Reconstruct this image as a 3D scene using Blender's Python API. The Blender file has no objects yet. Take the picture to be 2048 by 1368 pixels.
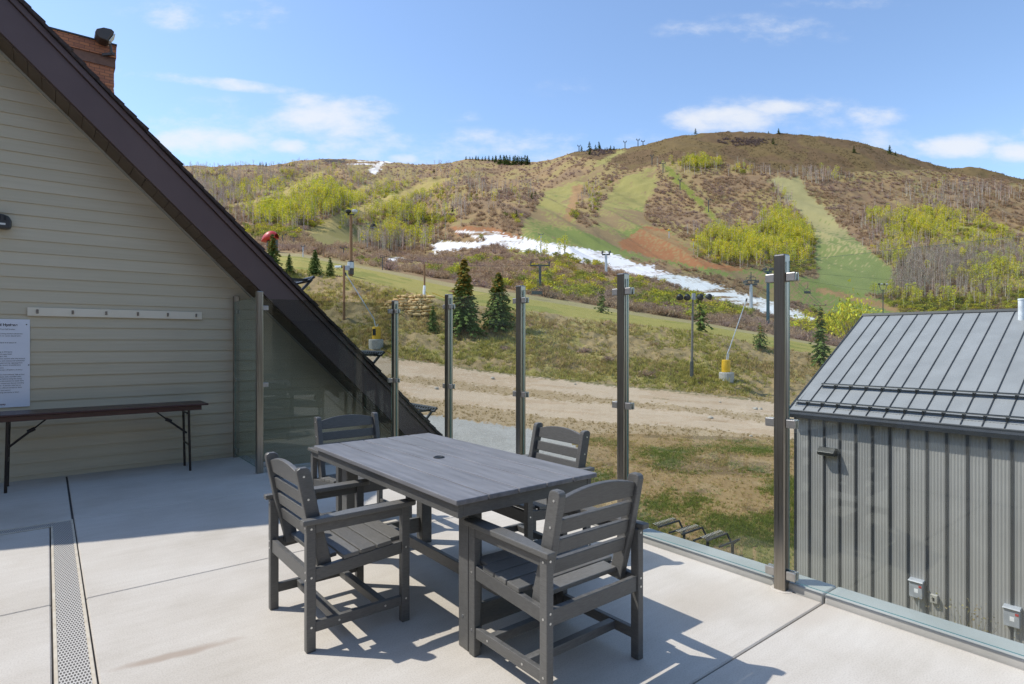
import bpy, bmesh, math, random
import numpy as np
from mathutils import Vector, Matrix

R = math.radians
random.seed(7)
rng = np.random.default_rng(11)
scene = bpy.context.scene
COL = scene.collection

# ------------------------------------------------------------------ camera, sky, sun, exposure
H = 1.5                       # eye height above the deck
F = 1170.0                    # focal length in photo pixels (2048 wide)
cam = bpy.data.cameras.new("camera")
cam.sensor_width = 36.0
cam.lens = F / 2048 * 36
cam.clip_start = 0.05
cam.clip_end = 20000
camo = bpy.data.objects.new("camera", cam)
camo.location = (0, 0, H)
camo.rotation_euler = (R(90), 0, 0)
COL.objects.link(camo)
scene.camera = camo

SUN = Vector((-0.72, 0.085, 1.0)).normalized()
el = math.asin(SUN.z)
az = math.atan2(SUN.x, SUN.y)

w = bpy.data.worlds.new("World")
scene.world = w
w.use_nodes = True
wn, wl = w.node_tree.nodes, w.node_tree.links
wn.clear()
wout = wn.new("ShaderNodeOutputWorld")
bg = wn.new("ShaderNodeBackground")
bg.inputs["Strength"].default_value = 0.138
sky = wn.new("ShaderNodeTexSky")
sky.sky_type = 'NISHITA'
sky.sun_disc = False
sky.sun_elevation = el
sky.sun_rotation = az
sky.altitude = 300
sky.air_density = 1.0
sky.dust_density = 0.5
sky.ozone_density = 2.8


def wmath(op, a, b=None, c=None, clamp=False):
    n = wn.new("ShaderNodeMath")
    n.operation = op
    n.use_clamp = clamp
    for i, v in enumerate((a, b, c)):
        if v is None:
            continue
        if isinstance(v, (int, float)):
            n.inputs[i].default_value = v
        else:
            wl.new(v, n.inputs[i])
    return n.outputs[0]


tc = wn.new("ShaderNodeTexCoord")
sep = wn.new("ShaderNodeSeparateXYZ")
wl.new(tc.outputs["Generated"], sep.inputs[0])
yy = wmath('MAXIMUM', sep.outputs[1], 0.05)
gx = wmath('DIVIDE', sep.outputs[0], yy)
gz = wmath('DIVIDE', sep.outputs[2], yy)
comb = wn.new("ShaderNodeCombineXYZ")
wl.new(gx, comb.inputs[0])
wl.new(wmath('MULTIPLY', gz, 2.1), comb.inputs[1])
ns = wn.new("ShaderNodeTexNoise")
ns.inputs["Scale"].default_value = 9.0
ns.inputs["Detail"].default_value = 9.0
ns.inputs["Roughness"].default_value = 0.62
wl.new(comb.outputs[0], ns.inputs["Vector"])
# cloud banks: direction (as px of the sky), half sizes, density
CLOUDS = [(900, 300, 1000, 60, .46), (1700, 300, 700, 60, .50), (500, 255, 420, 80, .50), (1560, 235, 330, 60, .52), (420, 30, 260, 50, .46), (1500, 60, 300, 46, .42), (655, 235, 180, 66, .9), (610, 208, 110, 32, .8), (410, 282, 150, 46, .9), (578, 292, 62, 22, .85),
          (1450, 240, 150, 40, .98), (1560, 216, 110, 22, .85), (1735, 232, 120, 30, .62), (1900, 296, 110, 34, 1.05),
          (2040, 305, 80, 28, 1.0), (805, 318, 48, 16, .9), (915, 232, 80, 26, .34), (2140, 260, 120, 60, .8),
          (1520, 75, 70, 22, .33), (390, 18, 170, 38, .38), (60, 100, 60, 40, .4), (1150, 175, 160, 30, .25),
          (1680, 5, 220, 22, .33)]
acc = None
for (cx, cy, rx, ry, dn) in CLOUDS:
    dx = wmath('DIVIDE', wmath('SUBTRACT', gx, (cx - 1024) / F), rx / F)
    dz = wmath('DIVIDE', wmath('SUBTRACT', gz, (685 - cy) / F), ry / F)
    d2 = wmath('ADD', wmath('MULTIPLY', dx, dx), wmath('MULTIPLY', dz, dz))
    v = wmath('MULTIPLY', wmath('SUBTRACT', 1.0, d2, clamp=True), dn)
    acc = v if acc is None else wmath('MAXIMUM', acc, v)
# a long thin vapour streak
sx0, sy0, sx1, sy1 = (200 - 1024) / F, (685 - 140) / F, (720 - 1024) / F, (685 - 200) / F
sl = (sy1 - sy0) / (sx1 - sx0)
dd = wmath('DIVIDE', wmath('SUBTRACT', gz, wmath('MULTIPLY_ADD', gx, sl, sy0 - sl * sx0)), 17 / F)
sv = wmath('SUBTRACT', 1.0, wmath('MULTIPLY', dd, dd), clamp=True)
ex = wmath('DIVIDE', wmath('SUBTRACT', gx, (400 - 1024) / F), 320 / F)
sv = wmath('MULTIPLY', sv, wmath('SUBTRACT', 1.0, wmath('MULTIPLY', ex, ex), clamp=True))
acc = wmath('MAXIMUM', acc, wmath('MULTIPLY', sv, .62))
dens = wmath('MULTIPLY_ADD', ns.outputs["Fac"], 3.1, -1.78)
dens = wmath('ADD', wmath('MULTIPLY', acc, 1.45), dens)
dens = wmath('MULTIPLY', dens, wmath('MULTIPLY', acc, 3.0, clamp=True))
mr = wn.new("ShaderNodeMapRange")
mr.interpolation_type = 'SMOOTHSTEP'
mr.inputs[1].default_value = 0.02
mr.inputs[2].default_value = 1.45
mr.inputs[3].default_value = 0.0
mr.inputs[4].default_value = 0.84
wl.new(dens, mr.inputs[0])
wmix = wn.new("ShaderNodeMix")
wmix.data_type = 'RGBA'
wl.new(mr.outputs[0], wmix.inputs[0])
wl.new(sky.outputs[0], wmix.inputs[6])
wmix.inputs[7].default_value = (3.75, 3.85, 4.05, 1)
wl.new(wmix.outputs[2], bg.inputs[0])
wl.new(bg.outputs[0], wout.inputs[0])

sl_ = bpy.data.lights.new("sun", 'SUN')
sl_.energy = 2.5
sl_.angle = R(0.53)
sl_.color = (1.0, 0.945, 0.865)
slo = bpy.data.objects.new("sun", sl_)
slo.rotation_euler = SUN.to_track_quat('Z', 'Y').to_euler()
slo.location = (-20, 5, 40)
COL.objects.link(slo)

scene.view_settings.view_transform = 'Standard'
scene.view_settings.look = 'None'
scene.view_settings.exposure = 0.79
scene.view_settings.gamma = 1.0
scene.render.engine = 'CYCLES'
scene.cycles.max_bounces = 8
scene.cycles.transparent_max_bounces = 16
scene.cycles.use_denoising = True
scene.cycles.denoiser = 'OPENIMAGEDENOISE'
scene.cycles.denoising_input_passes = 'RGB_ALBEDO_NORMAL'
scene.cycles.denoising_prefilter = 'NONE'

# ------------------------------------------------------------------ frames and helpers
TH = R(38.5)
CU, SU = math.cos(TH), math.sin(TH)


def D(u, v, z=0.0):
    """deck frame (u towards the balustrade, v towards the gable wall) -> world"""
    return Vector((CU * u - SU * v, SU * u + CU * v, z))


def tag(o, label=None, cat=None, group=None, kind=None):
    if label: o["label"] = label
    if cat: o["category"] = cat
    if group: o["group"] = group
    if kind: o["kind"] = kind
    return o


def empty(name, loc=(0, 0, 0), rz=0.0, label=None, cat=None, group=None):
    o = bpy.data.objects.new(name, None)
    o.empty_display_size = 0.1
    o.location = loc
    o.rotation_euler = (0, 0, rz)
    COL.objects.link(o)
    return tag(o, label, cat, group)


def screw(parent, a, b, r=.0055):
    MB().tube([a, b], r, 8).build("screw", M['screw'], parent)


class MB:
    def __init__(s):
        s.v, s.f = [], []

    def add(s, vs, fs):
        b = len(s.v)
        s.v += [tuple(p) for p in vs]
        s.f += [tuple(b + i for i in f) for f in fs]
        return s

    def box(s, x0, x1, y0, y1, z0, z1):
        return s.hexa([(x0, y0, z0), (x1, y0, z0), (x1, y1, z0), (x0, y1, z0), (x0, y0, z1), (x1, y0, z1), (x1, y1, z1), (x0, y1, z1)])

    def hexa(s, p):
        return s.add(p, [(3, 2, 1, 0), (4, 5, 6, 7), (0, 1, 5, 4), (1, 2, 6, 5), (2, 3, 7, 6), (3, 0, 4, 7)])

    def bar(s, a, b, wx, wy, up=(0, 0, 1)):
        a, b = Vector(a), Vector(b)
        d = (b - a).normalized()
        up = Vector(up)
        if abs(d.dot(up)) > .98: up = Vector((0, 1, 0))
        x = d.cross(up).normalized() * wx / 2
        y = x.normalized().cross(d).normalized() * wy / 2
        return s.hexa([a - x - y, a + x - y, a + x + y, a - x + y, b - x - y, b + x - y, b + x + y, b - x + y])

    def tube(s, pts, r, n=8, cap=True):
        pts = [Vector(p) for p in pts]
        rs = r if isinstance(r, (list, tuple)) else [r] * len(pts)
        base = len(s.v)
        prev = None
        for i, p in enumerate(pts):
            d = (pts[min(i + 1, len(pts) - 1)] - pts[max(i - 1, 0)]).normalized()
            if prev is None:
                x = d.orthogonal().normalized()
            else:
                x = (prev - d * prev.dot(d)).normalized()
            prev = x
            y = d.cross(x)
            for k in range(n):
                a = 2 * math.pi * k / n
                s.v.append(tuple(p + (x * math.cos(a) + y * math.sin(a)) * rs[i]))
        for i in range(len(pts) - 1):
            for k in range(n):
                k2 = (k + 1) % n
                s.f.append((base + i * n + k, base + i * n + k2, base + (i + 1) * n + k2, base + (i + 1) * n + k))
        if cap:
            s.f.append(tuple(base + k for k in range(n))[::-1])
            e = base + (len(pts) - 1) * n
            s.f.append(tuple(e + k for k in range(n)))
        return s

    def prism(s, poly, fn):
        """poly: 2-D outline; fn(p, t) -> 3-D point for t = 0 / 1"""
        n = len(poly)
        b = len(s.v)
        s.v += [tuple(fn(p, 0)) for p in poly] + [tuple(fn(p, 1)) for p in poly]
        s.f.append(tuple(b + i for i in range(n))[::-1])
        s.f.append(tuple(b + n + i for i in range(n)))
        for i in range(n):
            j = (i + 1) % n
            s.f.append((b + i, b + j, b + n + j, b + n + i))
        return s

    def lathe(s, prof, n=16, c=(0, 0, 0)):
        b = len(s.v)
        for (r, z) in prof:
            for k in range(n):
                a = 2 * math.pi * k / n
                s.v.append((c[0] + r * math.cos(a), c[1] + r * math.sin(a), c[2] + z))
        for i in range(len(prof) - 1):
            for k in range(n):
                k2 = (k + 1) % n
                s.f.append((b + i * n + k, b + i * n + k2, b + (i + 1) * n + k2, b + (i + 1) * n + k))
        s.f.append(tuple(b + k for k in range(n))[::-1])
        s.f.append(tuple(b + (len(prof) - 1) * n + k for k in range(n)))
        return s

    def build(s, name, m, parent=None, bevel=0, smooth=False, loc=None, rz=None, seg=2):
        me = bpy.data.meshes.new(name)
        bm = bmesh.new()
        vs = [bm.verts.new(p) for p in s.v]
        for f in s.f:
            try: bm.faces.new([vs[i] for i in f])
            except ValueError: pass
        bmesh.ops.recalc_face_normals(bm, faces=bm.faces)
        bm.to_mesh(me)
        bm.free()
        me.materials.append(m)
        if smooth:
            me.shade_smooth()
        o = bpy.data.objects.new(name, me)
        COL.objects.link(o)
        if parent is not None: o.parent = parent
        if loc is not None: o.location = loc
        if rz is not None: o.rotation_euler = (0, 0, rz)
        if bevel:
            b = o.modifiers.new("bevel", 'BEVEL')
            b.width = bevel
            b.segments = seg
            b.limit_method = 'ANGLE'
            b.angle_limit = R(40)
            b.harden_normals = False
        return o


def children(o):
    return [c for c in COL.objects if c.parent is o]


def copy_tree(o, parent=None):
    c = o.copy()
    COL.objects.link(c)
    c.parent = parent
    for ch in children(o):
        copy_tree(ch, c)
    return c


# ------------------------------------------------------------------ materials
def nodes_of(name):
    m = bpy.data.materials.new(name)
    m.use_nodes = True
    nt = m.node_tree
    return m, nt.nodes, nt.links, nt.nodes["Principled BSDF"]


def ramp(nn, stops):
    r = nn.new("ShaderNodeValToRGB")
    e = r.color_ramp.elements
    e[0].position, e[0].color = stops[0][0], (*stops[0][1], 1)
    e[1].position, e[1].color = stops[-1][0], (*stops[-1][1], 1)
    for p, c in stops[1:-1]:
        x = e.new(p)
        x.color = (*c, 1)
    return r


def pmat(name, c1, c2=None, scale=5, rough=.6, metal=0.0, bump=0.0, bscale=60, stretch=(1, 1, 1), detail=5, rvar=0.0, lo=.35, hi=.65, spec=None, bdist=.01):
    m, nn, ll, p = nodes_of(name)
    c2 = c2 or tuple(min(1, x * 1.25) for x in c1)
    t = nn.new("ShaderNodeTexCoord")
    mp = nn.new("ShaderNodeMapping")
    mp.inputs["Scale"].default_value = stretch
    ll.new(t.outputs["Object"], mp.inputs[0])
    n1 = nn.new("ShaderNodeTexNoise")
    n1.inputs["Scale"].default_value = scale
    n1.inputs["Detail"].default_value = detail
    ll.new(mp.outputs[0], n1.inputs["Vector"])
    r = ramp(nn, [(lo, c1), (hi, c2)])
    ll.new(n1.outputs["Fac"], r.inputs[0])
    ll.new(r.outputs[0], p.inputs["Base Color"])
    p.inputs["Roughness"].default_value = rough
    p.inputs["Metallic"].default_value = metal
    if spec is not None: p.inputs["Specular IOR Level"].default_value = spec
    if rvar:
        mm = nn.new("ShaderNodeMath")
        mm.operation = 'MULTIPLY_ADD'
        ll.new(n1.outputs["Fac"], mm.inputs[0])
        mm.inputs[1].default_value = rvar
        mm.inputs[2].default_value = rough - rvar / 2
        ll.new(mm.outputs[0], p.inputs["Roughness"])
    if bump:
        n2 = nn.new("ShaderNodeTexNoise")
        n2.inputs["Scale"].default_value = bscale
        n2.inputs["Detail"].default_value = 4
        ll.new(mp.outputs[0], n2.inputs["Vector"])
        b = nn.new("ShaderNodeBump")
        b.inputs["Strength"].default_value = bump
        b.inputs["Distance"].default_value = bdist
        ll.new(n2.outputs["Fac"], b.inputs["Height"])
        ll.new(b.outputs[0], p.inputs["Normal"])
    return m


M = {}
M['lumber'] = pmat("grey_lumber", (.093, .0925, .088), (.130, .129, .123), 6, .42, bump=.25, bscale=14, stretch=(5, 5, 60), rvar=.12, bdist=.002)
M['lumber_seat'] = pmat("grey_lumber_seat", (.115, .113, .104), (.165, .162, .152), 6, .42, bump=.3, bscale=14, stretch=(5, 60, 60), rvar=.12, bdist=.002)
def board_random(m, amt=.16):
    nn, ll = m.node_tree.nodes, m.node_tree.links
    p = nn["Principled BSDF"]
    oi = nn.new("ShaderNodeObjectInfo")
    t = nn.new("ShaderNodeTexCoord")
    n = nn.new("ShaderNodeTexNoise"); n.inputs["Scale"].default_value = 3.5; n.inputs["Detail"].default_value = 8; n.inputs["Roughness"].default_value = .7
    ll.new(t.outputs["Object"], n.inputs["Vector"])
    r = ramp(nn, [(.56, (0, 0, 0)), (.80, (.30, .30, .30))]); ll.new(n.outputs["Fac"], r.inputs[0])
    mx = nn.new("ShaderNodeMix"); mx.data_type = 'RGBA'
    ll.new(r.outputs[0], mx.inputs[0]); ll.new(p.inputs["Base Color"].links[0].from_socket, mx.inputs[6]); mx.inputs[7].default_value = (.25, .24, .22, 1)
    hs = nn.new("ShaderNodeHueSaturation")
    ma = nn.new("ShaderNodeMath"); ma.operation = 'MULTIPLY_ADD'; ma.inputs[1].default_value = 2 * amt; ma.inputs[2].default_value = 1 - amt
    ll.new(oi.outputs["Random"], ma.inputs[0]); ll.new(ma.outputs[0], hs.inputs["Value"]); ll.new(mx.outputs[2], hs.inputs["Color"])
    ll.new(hs.outputs[0], p.inputs["Base Color"])


board_random(M['lumber']); board_random(M['lumber_seat'])
M['screw'] = pmat("steel_screw", (.6, .6, .58), rough=.35, metal=1)
M['steel'] = pmat("brushed_steel", (.27, .245, .21), (.37, .34, .30), 3, .30, metal=1, bump=.06, bscale=8, stretch=(60, 60, .6), rvar=.16, bdist=.001)
M['clamp'] = pmat("satin_clamp", (.40, .385, .36), (.48, .465, .44), 20, .42, metal=.85)
M['rubber'] = pmat("black_rubber", (.015, .015, .015), rough=.7)
M['fascia'] = pmat("brown_fascia", (.105, .062, .056), (.122, .074, .066), 2, .5, bump=.08, bscale=60)
M['soffit'] = pmat("brown_soffit", (.115, .078, .048), (.135, .094, .06), 3, .65)
M['trim'] = pmat("rake_trim", (.36, .33, .26), (.42, .39, .31), 3, .6)
M['shingle'] = pmat("dark_shingle", (.04, .028, .024), (.075, .05, .043), 30, .9, bump=.5, bscale=200)
M['bench'] = pmat("mahogany_laminate", (.045, .016, .012), (.075, .027, .019), 3, .35, bump=.05, stretch=(2, 20, 20), rvar=.15)
M['bench_metal'] = pmat("brown_steel", (.03, .022, .018), rough=.4, metal=.4)
M['hookboard'] = pmat("painted_board", (.76, .66, .50), (.80, .70, .54), 3, .5)
M['chrome'] = pmat("hook_metal", (.45, .44, .42), rough=.25, metal=1)
M['darkgrey'] = pmat("dark_fixture", (.035, .035, .033), rough=.45)
M['bronze'] = pmat("bronze_fixture", (.05, .036, .03), rough=.45)
M['neck'] = pmat("chimney_neck", (.15, .075, .055), (.20, .10, .07), 8, .8)
M['lens'] = pmat("lamp_lens", (.55, .55, .52), rough=.15)
M['paper'] = pmat("white_placard", (.74, .74, .78), (.78, .78, .82), 2, .4)
M['ink'] = pmat("ink", (.02, .02, .022), rough=.6)
M['ink_red'] = pmat("red_ink", (.10, .015, .02), rough=.6)
M['roofmetal'] = pmat("grey_roof_metal", (.285, .283, .28), (.33, .328, .325), 1.6, .5, metal=.05, rvar=.08)
M['seam'] = pmat("dark_seam", (.030, .032, .036), (.042, .044, .047), 3, .5, metal=.1)
M['wallmetal'] = pmat("taupe_wall_metal", (.335, .325, .31), (.375, .363, .347), 1.5, .5, metal=.1)
M['galv'] = pmat("galvanised", (.42, .44, .46), (.52, .54, .56), 12, .45, metal=.5)
M['polegrey'] = pmat("dull_pole_steel", (.13, .12, .10), (.19, .175, .15), 6, .6)
M['white'] = pmat("white_pvc", (.75, .75, .76), rough=.5)
M['boxgrey'] = pmat("grey_box", (.32, .335, .36), rough=.45)
M['red'] = pmat("red_canopy", (.42, .03, .025), rough=.45)
M['yellow'] = pmat("yellow_pad", (.62, .36, .01), (.70, .42, .02), 4, .55, bump=.2, bscale=20)
M['conc_block'] = pmat("concrete_block", (.36, .34, .30), (.46, .44, .39), 5, .85, bump=.3)
M['woodpole'] = pmat("weathered_pole", (.20, .10, .045), (.30, .17, .08), 6, .8, stretch=(4, 4, .4))
M['liftgreen'] = pmat("dark_lift_steel", (.075, .08, .075), rough=.5, metal=.3)
M['liftblue'] = pmat("teal_lift_steel", (.035, .075, .095), rough=.4, metal=.2)
M['black'] = pmat("black_steel", (.02, .022, .022), rough=.4, metal=.3)
M['stone'] = pmat("ochre_stone", (.46, .29, .105), (.66, .47, .22), 1.1, .85, bump=.6, bscale=6, bdist=.05)
M['rock'] = pmat("pale_rock", (.34, .30, .24), (.46, .42, .35), 3, .9, bump=.4, bscale=12)
M['deckbase'] = pmat("joint_filler", (.05, .045, .042), rough=.9)
M['wing'] = pmat("wing_siding", (.38, .32, .25), (.42, .36, .28), 2, .7)
M['wingdark'] = pmat("wing_dark", (.03, .026, .024), rough=.6)


def concrete():
    m, nn, ll, p = nodes_of("deck_concrete")
    t = nn.new("ShaderNodeTexCoord")
    n1 = nn.new("ShaderNodeTexNoise"); n1.inputs["Scale"].default_value = 1.3; n1.inputs["Detail"].default_value = 8; n1.inputs["Roughness"].default_value = .62
    n2 = nn.new("ShaderNodeTexNoise"); n2.inputs["Scale"].default_value = 140; n2.inputs["Detail"].default_value = 3
    mp = nn.new("ShaderNodeMapping"); mp.inputs["Scale"].default_value = (1.2, 9, 1); mp.inputs["Rotation"].default_value = (0, 0, .12)
    ll.new(t.outputs["Object"], mp.inputs[0])
    n3 = nn.new("ShaderNodeTexNoise"); n3.inputs["Scale"].default_value = 2.2; n3.inputs["Detail"].default_value = 6
    ll.new(mp.outputs[0], n3.inputs["Vector"])
    for n in (n1, n2): ll.new(t.outputs["Object"], n.inputs["Vector"])
    r = ramp(nn, [(.30, (.46, .425, .365)), (.5, (.525, .492, .435)), (.72, (.575, .548, .495))])
    ll.new(n1.outputs["Fac"], r.inputs[0])
    r3 = ramp(nn, [(.25, (.955, .95, .94)), (.65, (1.02, 1.02, 1.02))])
    ll.new(n3.outputs["Fac"], r3.inputs[0])
    mx = nn.new("ShaderNodeMix"); mx.data_type = 'RGBA'; mx.blend_type = 'MULTIPLY'; mx.inputs[0].default_value = 1
    ll.new(r.outputs[0], mx.inputs[6]); ll.new(r3.outputs[0], mx.inputs[7])
    r2 = ramp(nn, [(.33, (.86, .85, .84)), (.55, (1.02, 1.02, 1.02))])
    ll.new(n2.outputs["Fac"], r2.inputs[0])
    my = nn.new("ShaderNodeMix"); my.data_type = 'RGBA'; my.blend_type = 'MULTIPLY'; my.inputs[0].default_value = 1
    ll.new(mx.outputs[2], my.inputs[6]); ll.new(r2.outputs[0], my.inputs[7])
    # brown stain streaks (their own shape on the slab)
    last = my.outputs[2]
    for (cu, cv, ru, rv, rot, amt, colr) in [(.60, 3.24, .30, .045, -.12, .75, (.34, .27, .21)), (3.05, 2.0, .45, .22, .2, .28, (.42, .36, .28)), (3.42, 1.55, .35, .16, 0, .35, (.40, .34, .27)), (2.2, .9, .5, .4, 0, .2, (.40, .36, .30))]:
        mpp = nn.new("ShaderNodeMapping"); mpp.vector_type = 'TEXTURE'
        mpp.inputs["Location"].default_value = (cu, cv, 0); mpp.inputs["Rotation"].default_value = (0, 0, rot); mpp.inputs["Scale"].default_value = (ru, rv, 1)
        wv = nn.new("ShaderNodeVectorMath"); wv.operation = 'MULTIPLY_ADD'
        nz = nn.new("ShaderNodeTexNoise"); nz.inputs["Scale"].default_value = 6
        ll.new(t.outputs["Object"], nz.inputs["Vector"])
        ll.new(nz.outputs["Color"], wv.inputs[0]); wv.inputs[1].default_value = (.22, .07, 0)
        ll.new(t.outputs["Object"], wv.inputs[2])
        ll.new(wv.outputs[0], mpp.inputs[0])
        off = nn.new("ShaderNodeVectorMath"); off.operation = 'LENGTH'
        sb = nn.new("ShaderNodeVectorMath"); sb.operation = 'MULTIPLY'; sb.inputs[1].default_value = (1, 1, 0)
        ll.new(mpp.outputs[0], sb.inputs[0]); ll.new(sb.outputs[0], off.inputs[0])
        mrr = nn.new("ShaderNodeMapRange"); mrr.interpolation_type = 'SMOOTHSTEP'
        mrr.inputs[1].default_value = 1.1; mrr.inputs[2].default_value = .35; mrr.inputs[3].default_value = 0; mrr.inputs[4].default_value = amt
        ll.new(off.outputs["Value"], mrr.inputs[0])
        mz = nn.new("ShaderNodeMix"); mz.data_type = 'RGBA'
        ll.new(mrr.outputs[0], mz.inputs[0]); ll.new(last, mz.inputs[6]); mz.inputs[7].default_value = (*colr, 1)
        last = mz.outputs[2]
    ll.new(last, p.inputs["Base Color"])
    p.inputs["Roughness"].default_value = .82
    b = nn.new("ShaderNodeBump"); b.inputs["Strength"].default_value = .15; b.inputs["Distance"].default_value = .003
    ll.new(n2.outputs["Fac"], b.inputs["Height"]); ll.new(b.outputs[0], p.inputs["Normal"])
    return m


M['concrete'] = concrete()
M['kerb'] = pmat("kerb_concrete", (.40, .40, .37), (.50, .49, .46), 2.5, .8, bump=.1, bscale=120)


def tabletop_mat():
    m = pmat("table_board", (.150, .150, .158), (.215, .215, .225), 2.2, .40, bump=.35, bscale=9, stretch=(14, 1.2, 14), rvar=.2, detail=8, bdist=.0015)
    nn, ll = m.node_tree.nodes, m.node_tree.links
    p = nn["Principled BSDF"]
    t = nn.new("ShaderNodeTexCoord")
    mp = nn.new("ShaderNodeMapping"); mp.inputs["Scale"].default_value = (9, 2.2, 1)
    ll.new(t.outputs["Object"], mp.inputs[0])
    n = nn.new("ShaderNodeTexNoise"); n.inputs["Scale"].default_value = 2.3; n.inputs["Detail"].default_value = 7; n.inputs["Roughness"].default_value = .7
    ll.new(mp.outputs[0], n.inputs["Vector"])
    r = ramp(nn, [(.62, (0, 0, 0)), (.78, (.42, .42, .42))])
    ll.new(n.outputs["Fac"], r.inputs[0])
    mx = nn.new("ShaderNodeMix"); mx.data_type = 'RGBA'
    src = p.inputs["Base Color"].links[0].from_socket
    ll.new(r.outputs[0], mx.inputs[0]); ll.new(src, mx.inputs[6]); mx.inputs[7].default_value = (.36, .36, .37, 1)
    ll.new(mx.outputs[2], p.inputs["Base Color"])
    return m


M['table'] = tabletop_mat()


def siding_mat():
    m = pmat("siding_paint", (.55, .468, .325), (.58, .495, .35), 1.4, .55, bump=.25, bscale=7, stretch=(1, 4, 30), bdist=.003)
    nn, ll = m.node_tree.nodes, m.node_tree.links
    p = nn["Principled BSDF"]
    t = nn.new("ShaderNodeTexCoord"); sp = nn.new("ShaderNodeSeparateXYZ"); ll.new(t.outputs["Object"], sp.inputs[0])
    fl = nn.new("ShaderNodeMath"); fl.operation = 'MULTIPLY_ADD'; fl.inputs[1].default_value = 1 / .135; fl.inputs[2].default_value = 3.6 / .135 + .02
    ll.new(sp.outputs[2], fl.inputs[0])
    f2 = nn.new("ShaderNodeMath"); f2.operation = 'FLOOR'; ll.new(fl.outputs[0], f2.inputs[0])
    ux = nn.new("ShaderNodeMath"); ux.operation = 'MULTIPLY_ADD'; ux.inputs[1].default_value = .27; ll.new(sp.outputs[0], ux.inputs[0])
    u3 = nn.new("ShaderNodeMath"); u3.operation = 'MULTIPLY'; u3.inputs[1].default_value = .37; ll.new(f2.outputs[0], u3.inputs[0]); ll.new(u3.outputs[0], ux.inputs[2])
    u2 = nn.new("ShaderNodeMath"); u2.operation = 'FLOOR'; ll.new(ux.outputs[0], u2.inputs[0])
    cb = nn.new("ShaderNodeCombineXYZ"); ll.new(f2.outputs[0], cb.inputs[0])
    wn_ = nn.new("ShaderNodeTexWhiteNoise"); wn_.noise_dimensions = '3D'; ll.new(cb.outputs[0], wn_.inputs["Vector"])
    n = nn.new("ShaderNodeTexNoise"); n.inputs["Scale"].default_value = .9; n.inputs["Detail"].default_value = 7; ll.new(t.outputs["Object"], n.inputs["Vector"])
    ad = nn.new("ShaderNodeMath"); ad.operation = 'MULTIPLY_ADD'; ad.inputs[1].default_value = .35; ll.new(wn_.outputs["Value"], ad.inputs[0]); ll.new(n.outputs["Fac"], ad.inputs[2])
    r = ramp(nn, [(.35, (.93, .925, .91)), (.95, (1.03, 1.03, 1.04))]); ll.new(ad.outputs[0], r.inputs[0])
    mx = nn.new("ShaderNodeMix"); mx.data_type = 'RGBA'; mx.blend_type = 'MULTIPLY'; mx.inputs[0].default_value = 1
    ll.new(p.inputs["Base Color"].links[0].from_socket, mx.inputs[6]); ll.new(r.outputs[0], mx.inputs[7])
    ll.new(mx.outputs[2], p.inputs["Base Color"])
    return m


M['siding'] = siding_mat()


def brick_mat():
    m, nn, ll, p = nodes_of("chimney_brick")
    t = nn.new("ShaderNodeTexCoord")
    mp = nn.new("ShaderNodeMapping"); mp.inputs["Rotation"].default_value = (R(90), 0, 0)
    ll.new(t.outputs["Object"], mp.inputs[0])
    b = nn.new("ShaderNodeTexBrick")
    b.inputs["Scale"].default_value = 1
    b.inputs["Brick Width"].default_value = .21; b.inputs["Row Height"].default_value = .078; b.inputs["Mortar Size"].default_value = .006
    b.inputs["Color1"].default_value = (.50, .185, .085, 1); b.inputs["Color2"].default_value = (.34, .125, .07, 1); b.inputs["Mortar"].default_value = (.12, .06, .045, 1)
    ll.new(mp.outputs[0], b.inputs["Vector"])
    ll.new(b.outputs["Color"], p.inputs["Base Color"])
    p.inputs["Roughness"].default_value = .85
    return m


M['brick'] = brick_mat()


def grate_mat():
    m, nn, ll, p = nodes_of("perforated_grate")
    t = nn.new("ShaderNodeTexCoord")
    mp = nn.new("ShaderNodeMapping"); mp.inputs["Scale"].default_value = (1 / .0125, 1 / .028, 1)
    ll.new(t.outputs["Object"], mp.inputs[0])
    s = nn.new("ShaderNodeSeparateXYZ"); ll.new(mp.outputs[0], s.inputs[0])

    def mt(op, a, b=None):
        n = nn.new("ShaderNodeMath"); n.operation = op
        for i, v in enumerate((a, b)):
            if v is None: continue
            if isinstance(v, (int, float)): n.inputs[i].default_value = v
            else: ll.new(v, n.inputs[i])
        return n.outputs[0]
    row = mt('FLOOR', s.outputs[1])
    fx = mt('SUBTRACT', mt('FRACT', mt('ADD', s.outputs[0], mt('MULTIPLY', row, .5))), .5)
    fy = mt('SUBTRACT', mt('FRACT', s.outputs[1]), .5)
    d = mt('ADD', mt('POWER', mt('ABSOLUTE', mt('MULTIPLY', fx, 2.9)), 2), mt('POWER', mt('ABSOLUTE', mt('MULTIPLY', fy, 2.6)), 4))
    hole = mt('LESS_THAN', d, 1.0)
    mx = nn.new("ShaderNodeMix"); mx.data_type = 'RGBA'
    ll.new(hole, mx.inputs[0]); mx.inputs[6].default_value = (.56, .54, .50, 1); mx.inputs[7].default_value = (.10, .095, .085, 1)
    ll.new(mx.outputs[2], p.inputs["Base Color"])
    p.inputs["Roughness"].default_value = .5
    p.inputs["Metallic"].default_value = .1
    return m


M['grate'] = grate_mat()
M['drainframe'] = pmat("drain_frame", (.50, .44, .34), (.60, .55, .45), 12, .6)


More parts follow.
